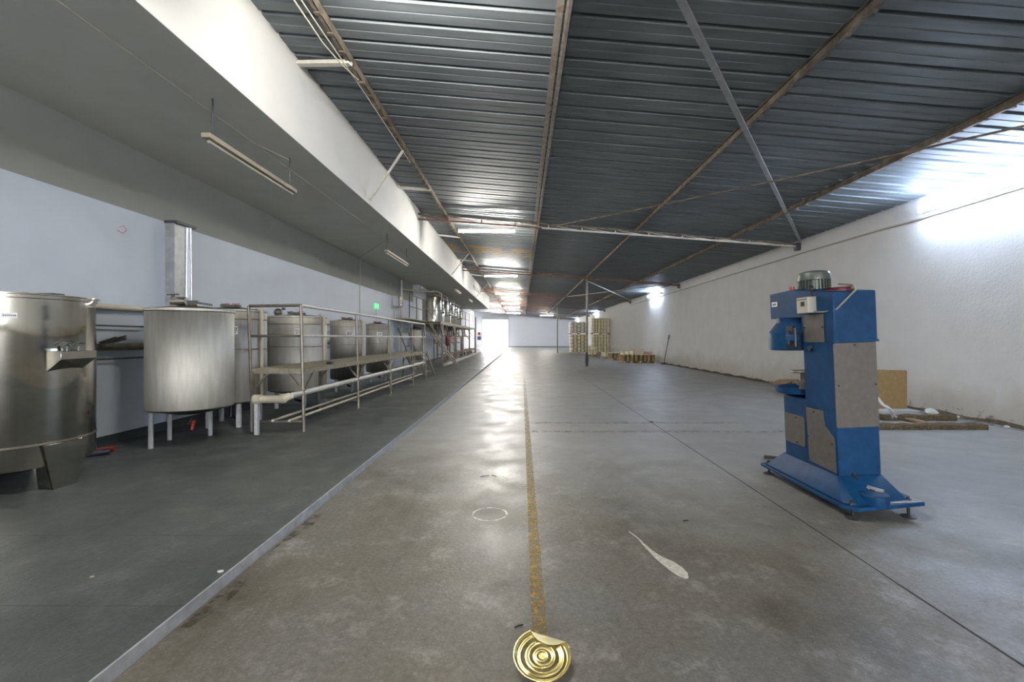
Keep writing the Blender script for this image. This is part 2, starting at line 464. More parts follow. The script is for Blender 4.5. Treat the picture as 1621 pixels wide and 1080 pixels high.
# marks on the main floor
MK = {'yellow': worn('worn_yellow_line_paint', (0.36, 0.25, 0.065), .36, .60, 22, 4.0, 19.0, .92),
      'yellow_faint': worn('faint_yellow_line_paint', (0.42, 0.30, 0.10), .42, .62, 9, None, None, .45),
      'white': worn('worn_white_ring_paint', (0.72, 0.72, 0.68), .34, .50, 20, None, None, .95),
      'spill': worn('dried_white_spill', (0.62, 0.60, 0.54), .30, .42, 26, None, None, .95),
      'dirt': worn('dark_floor_dirt', (0.09, 0.08, 0.055), .46, .62, 10, None, None, .75)}
def flat(x0, x1, y0, y1, z): return MB().add([(x0, y0, z), (x1, y0, z), (x1, y1, z), (x0, y1, z)], [(0, 1, 2, 3)])
q = flat(.052, .130, 1.3, 19, .0015); q.build('painted_line', MK['yellow'], floor)['label'] = 'worn yellow line running down the hall'
q = flat(.16, 5.2, 7.20, 7.34, .0015); q.build('painted_line', MK['yellow_faint'], floor)['label'] = 'faint yellow line across the floor'
q = flat(.16, 3.8, 7.95, 8.09, .0015); q.build('painted_line', MK['yellow_faint'], floor)
rg = MB()
def ringpt(u, v):
    a = 2 * math.pi * u; w = .014 + .006 * math.sin(5 * a) + .004 * math.sin(11 * a + 1)
    r = .142 + (v - .5) * 2 * w * .5
    return (-.273 + r * math.cos(a) * 1.02, 3.87 + r * math.sin(a), .0012)
rg.grid(ringpt, 64, 1); rg.build('painted_ring', MK['white'], floor)['label'] = 'white ring on the concrete'
sp_ = [(.83, 3.52, .012), (.87, 3.40, .014), (.885, 3.30, .020), (.905, 3.20, .028), (.935, 3.10, .055), (.975, 3.02, .085), (1.00, 2.95, .095), (1.02, 2.88, .075), (1.03, 2.83, .02)]
vs = []; fs = []
for i, (x, yy, w) in enumerate(sp_):
    vs += [(x - w / 2, yy - w * .2, .0013), (x + w / 2, yy + w * .25, .0013)]
    if i: fs.append((2 * i - 2, 2 * i - 1, 2 * i + 1, 2 * i))
MB().add(vs, fs).build('dried_spill', MK['spill'], floor)['label'] = 'dried white spill with a thin tail'
q = flat(2.286, 2.298, 1.2, 17, .0015); q.build('floor_joint', M['joint'], floor)
q = MB()
q.grid(lambda u, v: (XK + .02 + v * (.05 + .05 * math.sin(u * 9)), 2.35 + u * 1.5, .001), 20, 1)
q.build('dirt_streak', MK['dirt'], floor)
q = MB(); q.grid(lambda u, v: (XR - .30 + v * .30, 4 + u * 40, .001), 40, 1); q.build('dirt_streak', MK['dirt'], floor)

# ------------------------------------------------------------------ walls
def struct(mb, name, m, label=None, **k):
    o = mb.build(name, m, None, **k); o['kind'] = 'structure'
    if label: o['label'] = label
    return o
wr = MB().box(XR, XR + .2, YB, YF + .2, -.2, 5.2)
struct(wr, 'wall_right', M['wall_r'], 'rough white plastered right wall')
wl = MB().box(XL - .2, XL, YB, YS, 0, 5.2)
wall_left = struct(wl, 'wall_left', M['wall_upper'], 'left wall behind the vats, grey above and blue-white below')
MB().box(XL - .001, XL + .02, YB, YS, SL, 3.30).build('wall_lining', M['wall_l'], wall_left)['label'] = 'smooth blue-white lining on the lower wall'
MB().box(XL, XL + .03, YB, YS, SL, SL + .13).build('skirting', M['skirting'], wall_left)
# cross wall where the left bay ends, then the wider far part
jog = MB().box(-7.9, XL - .2, YS - .2, YS, 0, 6); struct(jog, 'wall_cross', M['wall_far'])
struct(MB().box(-7.9, -7.7, YS, YF + .2, 0, 6), 'wall_left', M['wall_far'], 'white left wall of the far bay')
# far wall with a roller door opening
DX0, DX1, DZ = -6.37, -2.26, 4.55
fw = MB()
fw.box(-7.9, DX0, YF, YF + .2, 0, 6.2); fw.box(DX1, XR, YF, YF + .2, 0, 6.2); fw.box(DX0, DX1, YF, YF + .2, DZ, 6.2)
far = struct(fw, 'wall_far', M['wall_far'], 'pale far wall round the roller door')
MB().box(DX1 + .4, XR, YF - .05, YF, .02, 2.3).build('wall_panel', M['wall_far'], far)
MB().box(DX1 + .4, XR, YF - .03, YF, 2.36, 4.6).build('wall_panel', M['wall_far'], far)
MB().box(DX1 + .1, XR, YF - .08, YF - .05, 0, .10).build('skirting', M['dark'], far)
dr = bpy.data.objects.new('door_1', None); C.objects.link(dr); dr.location = (0, YF, 0); dr['kind'] = 'structure'
dr['label'] = 'open roller door at the far end'
part(MB().box(DX0 - .12, DX1 + .12, YF - .42, YF, DZ - .05, DZ + .42), 'drum_box', M['grey_cabinet'], dr, .02)
part(MB().box(DX0 - .10, DX0, YF - .10, YF, 0, DZ), 'guide_rail', M['grey_cabinet'], dr)
part(MB().box(DX1, DX1 + .10, YF - .10, YF, 0, DZ), 'guide_rail', M['grey_cabinet'], dr)
for k in range(4):
    part(MB().box(DX0, DX1, YF + .02, YF + .045, DZ - .14 - k * .11, DZ - .04 - k * .11), 'slat', M['outside'], dr)
struct(MB().box(-20, 12, YF + .2, YF + 40, -.2, -.01), 'floor', M['outside'], 'pale yard paving outside the roller door')
# back wall behind the camera, its openings made up to let light in
bw = MB()
WN = [(-4.7, -3.9), (-2.9, -2.1), (-.9, -.1), (1.4, 2.2), (3.8, 4.6), (6.2, 7.0)]
xa = XL - .2
for (w0, w1) in WN:                       # six tall narrow openings, added to put bright streaks on the near vat
    bw.box(xa, w0, YB - .2, YB, 0, 5.6); bw.box(w0, w1, YB - .2, YB, 0, .5); bw.box(w0, w1, YB - .2, YB, 4.1, 5.6); xa = w1
bw.box(xa, XR + .2, YB - .2, YB, 0, 5.6)
struct(bw, 'wall_back', M['wall_far'])
struct(MB().box(-20, 12, YB - 30, YB - .2, -.2, -.01), 'floor', M['outside'], 'pale yard paving behind the camera')

# fascia and soffit over the left bay
struct(MB().box(XB - .18, XB, YB, YS, ZS + .004, 5.44), 'trim_1', M['fascia'], 'deep white fascia beam between soffit and roof')
struct(MB().box(XL, XB - .18, YB, YS, ZS, ZS + .12).box(XB - .18, XB - .001, YB, YS, ZS, ZS + .004), 'ceiling', M['soffit'], 'flat grey-white soffit over the vats')
struct(MB().box(XL, XB - .18, YS, YS + .1, ZS, 5.7), 'wall_cross', M['wall_far'])
pl = MB().box(XL, XL + .30, 23.2, 25.0, SL, ZS)
struct(pl, 'trim_2', M['wall_far'], 'white pilaster on the left wall beside the big vats')

# ------------------------------------------------------------------ corrugated roof
roof = bpy.data.objects.new('ceiling', None); C.objects.link(roof); roof['kind'] = 'structure'
roof['label'] = 'corrugated galvanised roof sheeting'
def sheet_mesh(x0, x1):
    PR = [(0, 0), (.135, 0), (.142, .006), (.158, .006), (.165, 0), (.308, 0), (.316, .062), (.374, .062), (.39, 0)]
    pr = PR[:-1] + [(a + .39, b) for a, b in PR] + [(.80, 0)]
    nx = max(1, int((x1 - x0) / 1.5)); mb = MB()
    vs = []; fs = []
    for i in range(nx + 1):
        x = x0 + (x1 - x0) * i / nx
        for (yy, z) in pr: vs.append((x, yy, roofz(x) + z + (.0015 if yy > .78 else 0)))
    n = len(pr)
    for i in range(nx):
        for k in range(n - 1): fs.append((i * n + k, i * n + k + 1, (i + 1) * n + k + 1, (i + 1) * n + k))
    mb.add(vs, fs); return mb
def lay(x0, x1, y0, y1):
    base = sheet_mesh(x0, x1).build('roof_sheet', M['roof'], roof, sharp=20)
    base.location = (0, y0, 0); y = y0 + .78
    while y < y1:
        c = base.copy(); C.objects.link(c); c.parent = roof; c.location = (0, y, random.uniform(-.003, .003)); y += .78
lay(XB - .18, .50, YB, YF)
lay(.42, XR, YB + .39, YF)
lay(-7.8, XB - .1, YS, YF)
# lid above the sheets so no daylight leaks in between them
struct(MB().prism([(-7.9, roofz(-7.9) + .10), (XR + .2, roofz(XR + .2) + .10), (XR + .2, roofz(XR + .2) + .16), (-7.9, roofz(-7.9) + .16)], YB, YF + .2, 'y'), 'ceiling', M['dark'], 'added dark lid above the roof sheets, blocking daylight')

# purlins
PX = [-2.28, .52, 3.45, 6.30]
PN = ['rusty steel purlin nearest the white fascia', 'pale flaking purlin along the seam near the roof middle', 'speckled rusty purlin right of the roof middle', 'dark rusty purlin nearest the right wall']
for i, x in enumerate(PX):
    t = thing('purlin', (x, 0, roofz(x)), PN[i], 'purlin', 'purlins along the roof')
    z = roofz(x)
    m = M['purlin_pale'] if i == 1 else M['purlin']
    h = .17 if i == 1 else .13
    p = MB()
    p.box(x - .004, x + .004, YB, YF, z - h, z)
    p.box(x - .045, x + .004, YB, YF, z - .008, z); p.box(x - .045, x + .004, YB, YF, z - h, z - h + .008)
    part(p, 'web_channel', m, t)
    if i != 1:
        y = 3.0
        q = MB()
        while y < 60:                   # small tie plates that roughen the lower flange
            q.box(x - .055, x + .012, y, y + .05, z - h - .012, z - h + .002); y += .35
        part(q, 'fixing_clips', M['purlin'], t)['kind'] = 'stuff'
    else:
        part(MB().box(x - .15, x - .07, YB, YF, z - .012, z - .002), 'flashing_strip', M['purlin_pale'], t)

# trusses
def chordz(x): return 5.05 - 0.072 * (x + 3.1)
TY = [3.3, 13.6, 23.9, 34.6, 45.4, 56.0, 66.0]
for i, ty in enumerate(TY):
    t = thing('roof_truss', (XB, ty, chordz(XB)), ('slender lattice roof truss, %s from the camera' % ORD[i]) if i else 'slender lattice roof truss above the camera', 'truss', 'trusses across the roof')
    m = M['rust'] if i >= 2 else M['paint_bar']
    x1 = XR - .02
    mid = .6
    a = (XB, ty, chordz(XB)); b = (mid, ty, chordz(mid)); c = (x1, ty, chordz(x1))
    part(MB().bar(a, b, .06, .05), 'bottom_chord', M['rust'], t, label='rusty brown bottom chord')
    part(MB().bar(b, c, .05, .045), 'bottom_chord', m, t)
    def topz(x): return max(chordz(x) + .06, min(chordz(x) + .26, roofz(x) - .15))
    part(MB().bar((XB, ty, topz(XB)), (x1, ty, topz(x1)), .045, .045), 'top_chord', M['rust'] if i >= 2 else M['purlin'], t)
    if i < 4:
        x = XB + .9; k = 0
        while x < x1 - .3:
            part(MB().bar((x, ty, chordz(x)), (x, ty, topz(x)), .035), 'web_post', m if x > mid else M['rust'], t)
            part(MB().bar((x - .98, ty, topz(x - .98)), (x, ty, chordz(x)), .02), 'web_diagonal', m if x > mid else M['rust'], t)
            x += 1.0; k += 1
    # bearing shoe on the wall
    part(MB().box(XR - .12, XR, ty - .09, ty + .09, chordz(XR) - .12, chordz(XR) + .10), 'bearing_shoe', M['dark'], t, .01)

# bracing rods in the roof plane
def rod(name, a, b, w, m, label, sag=0.0, grp='bracing rods under the roof'):
    pts = []
    for k in range(13):
        u = k / 12; p = Vector(a).lerp(Vector(b), u); p.z -= sag * 4 * u * (1 - u); pts.append(tuple(p))
    o = MB().tube(pts, w / 2, 8).build(name, m, None, 0, origin=a)
    tag(o, label, 'brace', grp); return o
def under(x, d=.19): return roofz(x) - d
o = MB().bar((8.24, 13.45, 4.36), (.75, 3.35, under(.75, .2)), .075, .03).build('brace_bar', M['galv'], None, origin=(8.24, 13.45, 4.36))
tag(o, 'flat grey diagonal brace crossing under the dark right half of the roof', 'brace', 'bracing rods under the roof')
rod('brace_rod', (.9, 13.5, under(.9, .22)), (8.22, 4.2, under(8.2, .16)), .035, M['purlin'], 'thin dark sagging rod from mid roof truss to the right wall', .06)
rod('brace_rod', (8.2, 24.0, 4.38), (3.4, 34.0, under(3.4, .24)), .05, M['paint_bar'], 'pale diagonal rod above the central pole')
rod('brace_rod', (3.4, 24.3, under(3.4, .24)), (8.2, 34.4, 4.36), .05, M['paint_bar'], 'pale diagonal rod in the bay behind the central pole')

# fascia brackets: short arms out to the first purlin and slanting struts
for i, yy in enumerate([6.3, 11.5, 16.8, 22.0, 27.2]):
    t = MB().bar((XB, yy, 5.30), (PX[0], yy - .25, 5.16), .09, .05)
    o = t.build('bracket_arm', M['paint_bar'], None, .004, origin=(XB, yy, 5.30))
    tag(o, 'short painted arm from fascia top to purlin, %s from the camera' % ORD[i], 'bracket', 'arms between fascia and purlin')
for i, yy in enumerate([9.26, 20.1, 31.0]):
    o = MB().bar((XB + .01, yy, 4.30), (PX[0] - .02, yy - .45, 5.13), .035, .035).build('strut', M['paint_bar'], None, origin=(XB, yy, 4.3))
    tag(o, 'slanting white strut from fascia foot to purlin, %s from the camera' % ORD[i], 'strut', 'struts between fascia and purlin')

# ------------------------------------------------------------------ lamps
def hall_light(x0, x1, y, z, label):
    t = thing('fluorescent_light', ((x0 + x1) / 2, y, z), label, 'light', 'lit tubes down the middle of the roof')
    part(MB().box(x0 - .03, x1 + .03, y - .04, y + .04, z + .035, z + .085), 'housing', M['fixture_white'], t, .006)
    for s in (-1, 1):
        xe = x0 - .02 if s < 0 else x1 + .02
        part(MB().box(xe - .012, xe + .012, y - .03, y + .03, z - .02, z + .04), 'lamp_holder', M['fixture_white'], t)
    part(MB().tube([(x0, y, z), (x1, y, z)], .026, 10), 'tube', M['tube_warm'], t)
    for xx in (x0 + .3, x1 - .3):
        part(MB().tube([(xx, y, z + .08), (xx, y, roofz(xx) - .01)], .006, 6), 'hanger', M['dark'], t)
hall_light(-1.93, -.22, 14.0, 4.77, 'bright tube light hanging nearest, just behind the first truss in view')
hall_light(-1.95, -.25, 24.0, 4.75, 'bright tube light, second down the middle of the hall')
hall_light(-1.95, -.25, 34.0, 4.78, 'bright tube light, third down the middle of the hall')
hall_light(-1.95, -.25, 43.5, 4.80, 'bright tube light, fourth down the middle of the hall')
hall_light(-4.2, -2.5, 55.0, 4.78, 'bright tube light far off above the roller door')
hall_light(-1.95, -.25, 49.5, 4.80, 'far bright tube light, fifth in line down the hall')
hall_light(-1.95, -.25, 61, 4.80, 'last bright tube light before the far wall')
hall_light(2.5, 4.2, 61, 4.5, 'bright tube light hidden behind the tall stacks')
hall_light(-1.95, -.25, 3.9, 4.78, 'bright tube light above the camera')
def wall_light(y0, y1, z, label):
    x = XR - .20
    t = thing('wall_light', (XR, (y0 + y1) / 2, z), label, 'light', 'lit tubes along the right wall')
    part(MB().box(XR - .17, XR, y0, y1, z - .045, z + .045), 'housing', M['fixture_white'], t, .008)
    for k in (-.032, .032):
        part(MB().tube([(x, y0 + .03, z + k), (x, y1 - .03, z + k)], .026, 10), 'tube', M['tube_cool'], t)
wall_light(6.5, 9.3, 4.10, 'long bright double tube high on the right wall near the camera')
wall_light(26.9, 29.3, 4.16, 'long bright double tube on the right wall before the pallets')
wall_light(49, 51.4, 4.16, 'bright wall tube showing above the tall tin stacks')
wall_light(66, 68.4, 4.16, 'farthest bright wall tube on the right')
# conduit along the right wall below the lamps
o = MB().tube([(XR - .03, 3, 4.03), (XR - .03, 9.6, 3.98), (XR - .03, 13, 4.0), (XR - .03, 24, 3.98), (XR - .03, 35, 4.0)], .022, 8).build('conduit', M['wire'], None, origin=(XR - .03, 3, 4.03))
tag(o, 'thin conduit running along the top of the right wall', 'conduit')

def susp(y0, y1, z, label, feed=True):
    x = -3.5
    t = thing('hanging_batten', (x, (y0 + y1) / 2, z), label, 'light', 'unlit battens hung under the soffit')
    part(MB().box(x - .05, x + .05, y0, y1, z, z + .055), 'housing', M['fixture'], t, .006)
    part(MB().tube([(x, y0 + .05, z - .025), (x, y1 - .05, z - .025)], .019, 8), 'tube', M['tube_off'], t)
    for yy in (y0 + .12, y1 - .12):
        part(MB().tube([(x, yy, z + .05), (x, yy, ZS)], .009, 6), 'drop_rod', M['dark'], t)
susp(5.03, 6.98, 3.72, 'yellowed unlit batten hanging under the soffit nearest the camera')
susp(11.7, 13.9, 3.72, 'unlit batten under the soffit, second from the camera')
susp(23.9, 25.9, 4.02, 'pale batten under the soffit, third from the camera')
susp(30.0, 32.0, 4.02, 'pale batten under the soffit, farthest from the camera')
# surface conduits on soffit and wall
def cable(name, pts, r, m, label, cat='cable', grp=None, n=8):
    o = MB().tube(pts, r, n).build(name, m, None, origin=pts[0]); return tag(o, label, cat, grp)
cable('conduit', [(-3.72, 1.5, ZS - .01), (-3.72, 5.8, ZS - .01), (-3.72, 14, ZS - .01), (-3.72, 24, ZS - .01)], .011, M['wire'], 'thin conduit along the soffit past the hanging battens', 'conduit')
cable('conduit', [(-3.5, 12.2, ZS - .012), (XL + .036, 15.4, ZS - .012), (XL + .036, 15.5, ZS - .05), (XL + .036, 15.5, 1.9)], .013, M['wire'], 'conduit crossing the soffit and dropping down the left wall', 'conduit')
cable('wire', [(-3.72, 6.3, ZS - .012), (-3.5, 6.85, ZS - .03)], .008, M['wire'], 'short feed wire to the nearest hanging batten', 'wire')
# loose wires beside the first purlin
cable('wire', [(-2.45, 4.4, 5.14), (-2.40, 4.9, 5.06), (-2.36, 5.4, 5.00), (-2.33, 5.9, 5.04), (-2.3, 6.4, 5.13)], .008, M['pvc'], 'loose pale wire sagging beside the first purlin', 'wire')
cable('wire', [(-2.40, 4.2, 5.17), (-2.36, 5.2, 5.12), (-2.33, 6.8, 5.13), (-2.33, 9.5, 5.16)], .008, M['pvc'], 'pale wire tied along the first purlin', 'wire')

# ------------------------------------------------------------------ poles
def pole(x, y, label, spear=False):
    t = thing('steel_pole', (x, y, 0), label, 'pole', 'poles under the trusses')
    part(MB().tube([(x, y, .01), (x, y, chordz(x) - .02)], .055, 14), 'shaft', M['steel_rail'], t)
    part(MB().box(x - .09, x + .09, y - .09, y + .09, 0, .012), 'base_plate', M['dark'], t)
    if spear:
        part(MB().lathe((x, y, 0), [(.057, .75), (.085, .55), (.088, .25), (.062, .02)], 12), 'dark_sleeve', M['dark'], t, label='dark widened sleeve at the foot')
pole(3.42, 23.9, 'grey steel pole in the middle with a dark widened foot', True)
pole(3.56, 45.4, 'thin grey pole far off before the white end wall')

# ------------------------------------------------------------------ vats
def tank(c, R, zt, zb, label, m='steel_dull', bands=(), valves=(), cone=.10, legs=None, legw=.045, stick=False):
    cx, cy = c
    t = thing('steel_vat', (cx, cy, SL), label, 'vat', 'steel vats along the left wall')
    part(MB().lathe((cx, cy, 0), [(0.001, zb - cone), (R * .35, zb - cone * .75), (R * .97, zb), (R, zb + .02), (R, zt - .02), (R - .008, zt)], 48), 'shell', M[m], t)
    part(MB().lathe((cx, cy, 0), [(R + .001, zt - .04), (R + .016, zt - .034), (R + .016, zt - .004), (R, zt), (R - .03, zt + .006), (.16, zt + .045), (.001, zt + .05)], 48), 'lid', M[m], t)
    for z in bands:
        part(MB().lathe((cx, cy, 0), [(R + .001, z - .008), (R + .007, z - .005), (R + .007, z + .005), (R + .001, z + .008)], 48), 'weld_band', M['steel_rail'], t)
    for k, a in enumerate(legs if legs is not None else (-100, -20, 80, 160)):
        a = math.radians(a); x = cx + R * .88 * math.cos(a); yy = cy + R * .88 * math.sin(a)
        part(MB().tube([(x, yy, SL), (x, yy, zb + .06)], legw, 12), 'leg', M['leg_white'], t)
    return t
def valve(x, y, z, t, m='red'):
    v = part(MB().tube([(x, y, z), (x, y, z + .05)], .016, 8), 'valve_stem', M['steel_rail'], t)
    part(MB().bar((x - .06, y, z + .055), (x + .06, y + .02, z + .06), .022, .012), 'valve_handle', M[m], v)

# near vat, cut by the left edge of the picture
R1, c1, zt1 = .62, (-5.03 + .02, 4.45), 1.905
t = thing('steel_vat', (c1[0], c1[1], SL), 'large bright steel vat cut off by the left edge of the picture', 'vat', 'steel vats along the left wall')
cx, cy = c1
part(MB().lathe((cx, cy, 0), [(.001, .20), (R1 * .4, .22), (R1 * .98, .30), (R1, .32), (R1, zt1 - .03)], 64), 'shell', M['steel'], t)
part(MB().lathe((cx, cy, 0), [(R1 + .001, .505), (R1 + .007, .508), (R1 + .007, .522), (R1 + .001, .525)], 64), 'weld_band', M['steel_rail'], t)
part(MB().lathe((cx, cy, 0), [(R1, zt1 - .045), (R1 + .012, zt1 - .04), (R1 + .012, zt1 - .012), (R1 + .03, zt1 - .008), (R1 + .03, zt1), (R1 - .02, zt1 + .004), (.1, zt1 + .02), (.001, zt1 + .02)], 64), 'lid', M['steel'], t)
part(MB().box(cx - .30, cx + .16, cy - .02, cy + .10, zt1 + .015, zt1 + .04), 'hinge_bar', M['dark'], t, .004)
part(MB().box(cx + .22, cx + .42, cy + .02, cy + .12, zt1 + .005, zt1 + .035), 'hinge_bar', M['dark'], t, .004)
# folded plate leg at the front right
def leg_plate(ang):
    a = math.radians(ang); o = Vector((cx + R1 * math.cos(a), cy + R1 * math.sin(a), 0))
    tx = Vector((-math.sin(a), math.cos(a), 0)); nx = Vector((math.cos(a), math.sin(a), 0))
    w0, w1 = .20, .11
    def Q(s, n, z): p = o + tx * s + nx * n; return (p.x, p.y, z)
    m_ = MB()
    # front face, two side cheeks
    out = .015
    fr = [Q(-w0, out, .50), Q(w0, out, .50), Q(w1 + .02, .0, .14), Q(w1 - .02, -.0, SL), Q(-w1, .0, SL)]
    bk = [Q(-w0, -.02, .50), Q(w0, -.02, .50), Q(w1 + .02, -.02, .14), Q(w1 - .02, -.02, SL), Q(-w1, -.02, SL)]
    m_.add(fr + bk, [(0, 1, 2, 3, 4), (9, 8, 7, 6, 5), (0, 5, 6, 1), (1, 6, 7, 2), (2, 7, 8, 3), (3, 8, 9, 4), (4, 9, 5, 0)])
    m_.add([Q(-w0, .0, .50), Q(-w1, .0, SL), Q(-w1, -.16, SL), Q(-w0, -.10, .50), Q(-w0 + .006, .0, .50), Q(-w1 + .006, .0, SL), Q(-w1 + .006, -.16, SL), Q(-w0 + .006, -.10, .50)],
           [(0, 1, 2, 3), (7, 6, 5, 4), (0, 4, 5, 1), (1, 5, 6, 2), (2, 6, 7, 3), (3, 7, 4, 0)])
    return m_
for a in (-6, -126, 114): part(leg_plate(a), 'leg', M['steel'], t)
# outlet box with two lever valves on the side facing the aisle
bx = MB()
a = math.radians(-6); ox = cx + R1 * math.cos(a) * .99; oy = cy + R1 * math.sin(a) * .99
nx, ny = math.cos(a), math.sin(a); tx, ty_ = -ny, nx
def QQ(s, n, z): return (ox + tx * s + nx * n, oy + ty_ * s + ny * n, z)
top = [QQ(-.15, -.03, 1.375), QQ(.17, -.03, 1.375), QQ(.17, .14, 1.375), QQ(-.15, .14, 1.375)]
lip = [QQ(-.15, -.03, 1.17), QQ(.17, -.03, 1.19), QQ(.17, .14, 1.30), QQ(-.15, .14, 1.295)]
bx.add(top + lip, [(0, 1, 2, 3), (7, 6, 5, 4), (0, 4, 5, 1), (1, 5, 6, 2), (2, 6, 7, 3), (3, 7, 4, 0)])
ob = part(bx, 'outlet_box', M['steel'], t, .004)
for s in (-.03, .07):
    l = part(MB().tube([QQ(s, .06, 1.37), QQ(s, .06, 1.42)], .014, 8), 'valve_stem', M['motor'], ob)
    part(MB().grid(lambda u, v, s=s: QQ(s + (u - .5) * .10, .05 + (v - .5) * .05, 1.425 + .022 * math.sin(math.pi * u) + .015 * u), 8, 2), 'lever', M['motor'], l, solid=.006)
def sticker(c, R, ang, z, w, h, t, rows=1):
    mb = MB(); da = w / R / 2; a0 = math.radians(ang)
    mb.grid(lambda u, v: (c[0] + (R + .0025) * math.cos(a0 - da + 2 * da * u), c[1] + (R + .0025) * math.sin(a0 - da + 2 * da * u), z + h * (v - .5)), 6, 1)
    s = part(mb, 'sticker', M['sticker'], t, label='small white sticker')
    for r in range(rows):
        k = MB(); zz = z + h * (.25 - .5 * (r / max(1, rows - 1) if rows > 1 else .5)); rng = random.Random(r)
        x = -.75
        while x < .7:
            w2 = rng.uniform(.08, .2)
            k.grid(lambda u, v, x=x, w2=w2: (c[0] + (R + .0035) * math.cos(a0 + da * (x + w2 * u)), c[1] + (R + .0035) * math.sin(a0 + da * (x + w2 * u)), zz + h * .22 * (v - .5)), 1, 1)
            x += w2 + .09
        part(k, 'lettering', M['ink'], s)['kind'] = 'stuff'
sticker(c1, R1, -42, 1.70, .10, .05, t)

# second vat
t = tank((-4.52, 6.22), .50, 1.885, .55, 'plain broad steel vat standing between the bright vat and the platform', 'steel_dull', legs=(-128, 95, 160), legw=.028)
part(MB().tube([(-4.62, 6.15, 1.94), (-4.62, 6.15, 1.96), (-4.40, 6.2, 1.96)], .05, 12), 'manway', M['steel_rail'], t)
part(MB().tube([(-4.62, 6.0, 1.985), (-4.44, 6.03, 1.985)], .055, 14), 'agitator_motor', M['steel_dull'], t)
part(MB().tube([(-4.60, 6.0, 2.03), (-4.60, 6.0, 2.07)], .02, 8), 'valve_stem', M['dark'], t)
part(MB().tube([(-4.68, 6.0, 2.07), (-4.52, 6.0, 2.075)], .008, 6), 'hand_wheel', M['dark'], t)
part(MB().bar((-4.44, 6.05, 1.985), (-4.17, 6.12, 1.94), .05, .03), 'clamp_arm', M['dark'], t)
part(MB().tube([(-4.40, 6.05, .42), (-4.40, 5.98, .36), (-4.30, 5.94, .36)], .025, 8), 'drain_pipe', M['black'], t)
part(MB().bar((-4.30, 5.93, .30), (-4.27, 5.93, .42), .035, .02), 'drain_handle', M['red'], t)
# vats behind the platform
spec = [((-4.80, 7.60), .475, 1.96, .45, 'narrow steel vat with red valve and label, half hidden behind the plain broad vat', 1.80),
        ((-4.76, 9.67), .565, 1.95, .40, 'brownish steel vat with a ball-shaped fitting, behind the start of the platform', 1.78),
        ((-4.76, 12.4), .43, 1.96, .40, 'steel vat behind the middle of the platform with a pale riser pipe', 1.80),
        ((-4.76, 15.0), .36, 1.94, .40, 'slim steel vat at the far end of the low platform', 1.78)]
for i, (c, R, zt, zb, lab, zband) in enumerate(spec):
    t = tank(c, R, zt, zb, lab, 'steel_dull', bands=(zband, 1.32), legs=(-115, -50, 60, 150), legw=.04)
    x, yy = c
    valve(x + R * .35, yy - R * .5, zt + .03, t)
    valve(x - R * .2, yy - R * .2, zt + .04, t, 'red' if i != 1 else 'dark')
    part(MB().bar((x - .05, yy - R * .55, zt + .06), (x + R * .5, yy - R * .45, zt + .05), .06, .04), 'clamp_arm', M['dark'], t)
    part(MB().tube([(x + R * .97 + .05, yy - .1, zb + .1), (x + R * .97 + .05, yy - .1, zt - .02), (x + R * .9, yy - .1, zt + .03)], .028, 8), 'riser_pipe', M['pvc'], t)
    sticker(c, R, -62, 1.62, .16, .13, t, 3)
    if i == 1:
        bm_ = MB()
        bm_.lathe((x - R * .45, yy - R * .55, zt + .075), [(.08 * math.sin(math.pi * k / 10) + .0005, -.08 * math.cos(math.pi * k / 10)) for k in range(11)], 16)
        part(bm_, 'ball_float', M['steel_rail'], t, label='ball-shaped fitting')
        part(MB().box(x - R * .30, x - R * .2, yy - R * .6, yy - R * .5, zt + .12, zt + .17), 'cap', M['dark'], t)
    part(MB().tube([(x + .1, yy - R * .5, zb - .02), (x + .1, yy - R * .5, .22), (x + .25, yy - R * .6, .2)], .03, 8), 'drain_pipe', M['black'], t)
t = tank((-4.78, 20.6), .24, 1.86, .50, 'small upright steel vat with black lid under the high deck', 'steel_dull', legs=(-90, 30, 150), legw=.03)
part(MB().lathe((-4.78, 20.6, 0), [(.25, 1.87), (.25, 1.93), (.12, 1.99), (.12, 2.06), (.001, 2.07)], 24), 'cap', M['black'], t)

# ------------------------------------------------------------------ low walkway platform
PXF, PXB, PZ = -3.32, -4.10, 1.03
PYS = [6.93, 9.25, 11.55, 13.9, 15.75]
t = thing('walkway_platform', (PXF, PYS[0], SL), 'long low steel walkway with handrail in front of the vats', 'platform')
r = .024
for i, yy in enumerate(PYS):
    lean = -.045
    part(MB().tube([(PXF, yy, SL), (PXF + lean * .45, yy, PZ), (PXF + lean, yy, 1.985)], r, 10), 'post', M['steel_rail'], t)
    part(MB().bar((PXB, yy, SL), (PXB, yy, PZ - .04), .045), 'rear_post', M['steel_rail'], t)
    part(MB().bar((PXB, yy, .23), (PXF, yy, .23), .03), 'cross_rail', M['steel_rail'], t)
    part(MB().bar((PXB, yy, .70), (PXB + .26, yy, PZ - .05), .028), 'knee_brace', M['steel_rail'], t)
    part(MB().bar((PXF, yy, .66), (PXF - .26, yy, PZ - .05), .028), 'knee_brace', M['steel_rail'], t)
    if i < 4:
        part(MB().bar((PXF, yy + .02, .70), (PXF, yy + .34, PZ - .05), .024), 'knee_brace', M['steel_rail'], t)
xr = PXF - .045
part(MB().tube([(PXB - .05, PYS[0], 1.985), (xr, PYS[0], 1.995), (xr, PYS[0] + .01, 1.995)], r, 10), 'end_top_rail', M['steel_rail'], t)
part(MB().tube([(PXB - .02, PYS[0], 1.53), (xr + .02, PYS[0], 1.53)], .02, 10), 'end_mid_rail', M['steel_rail'], t)
part(MB().tube([(PXB, PYS[0], SL), (PXB - .03, PYS[0], PZ), (PXB - .06, PYS[0], 1.985)], r, 10), 'post', M['steel_rail'], t)
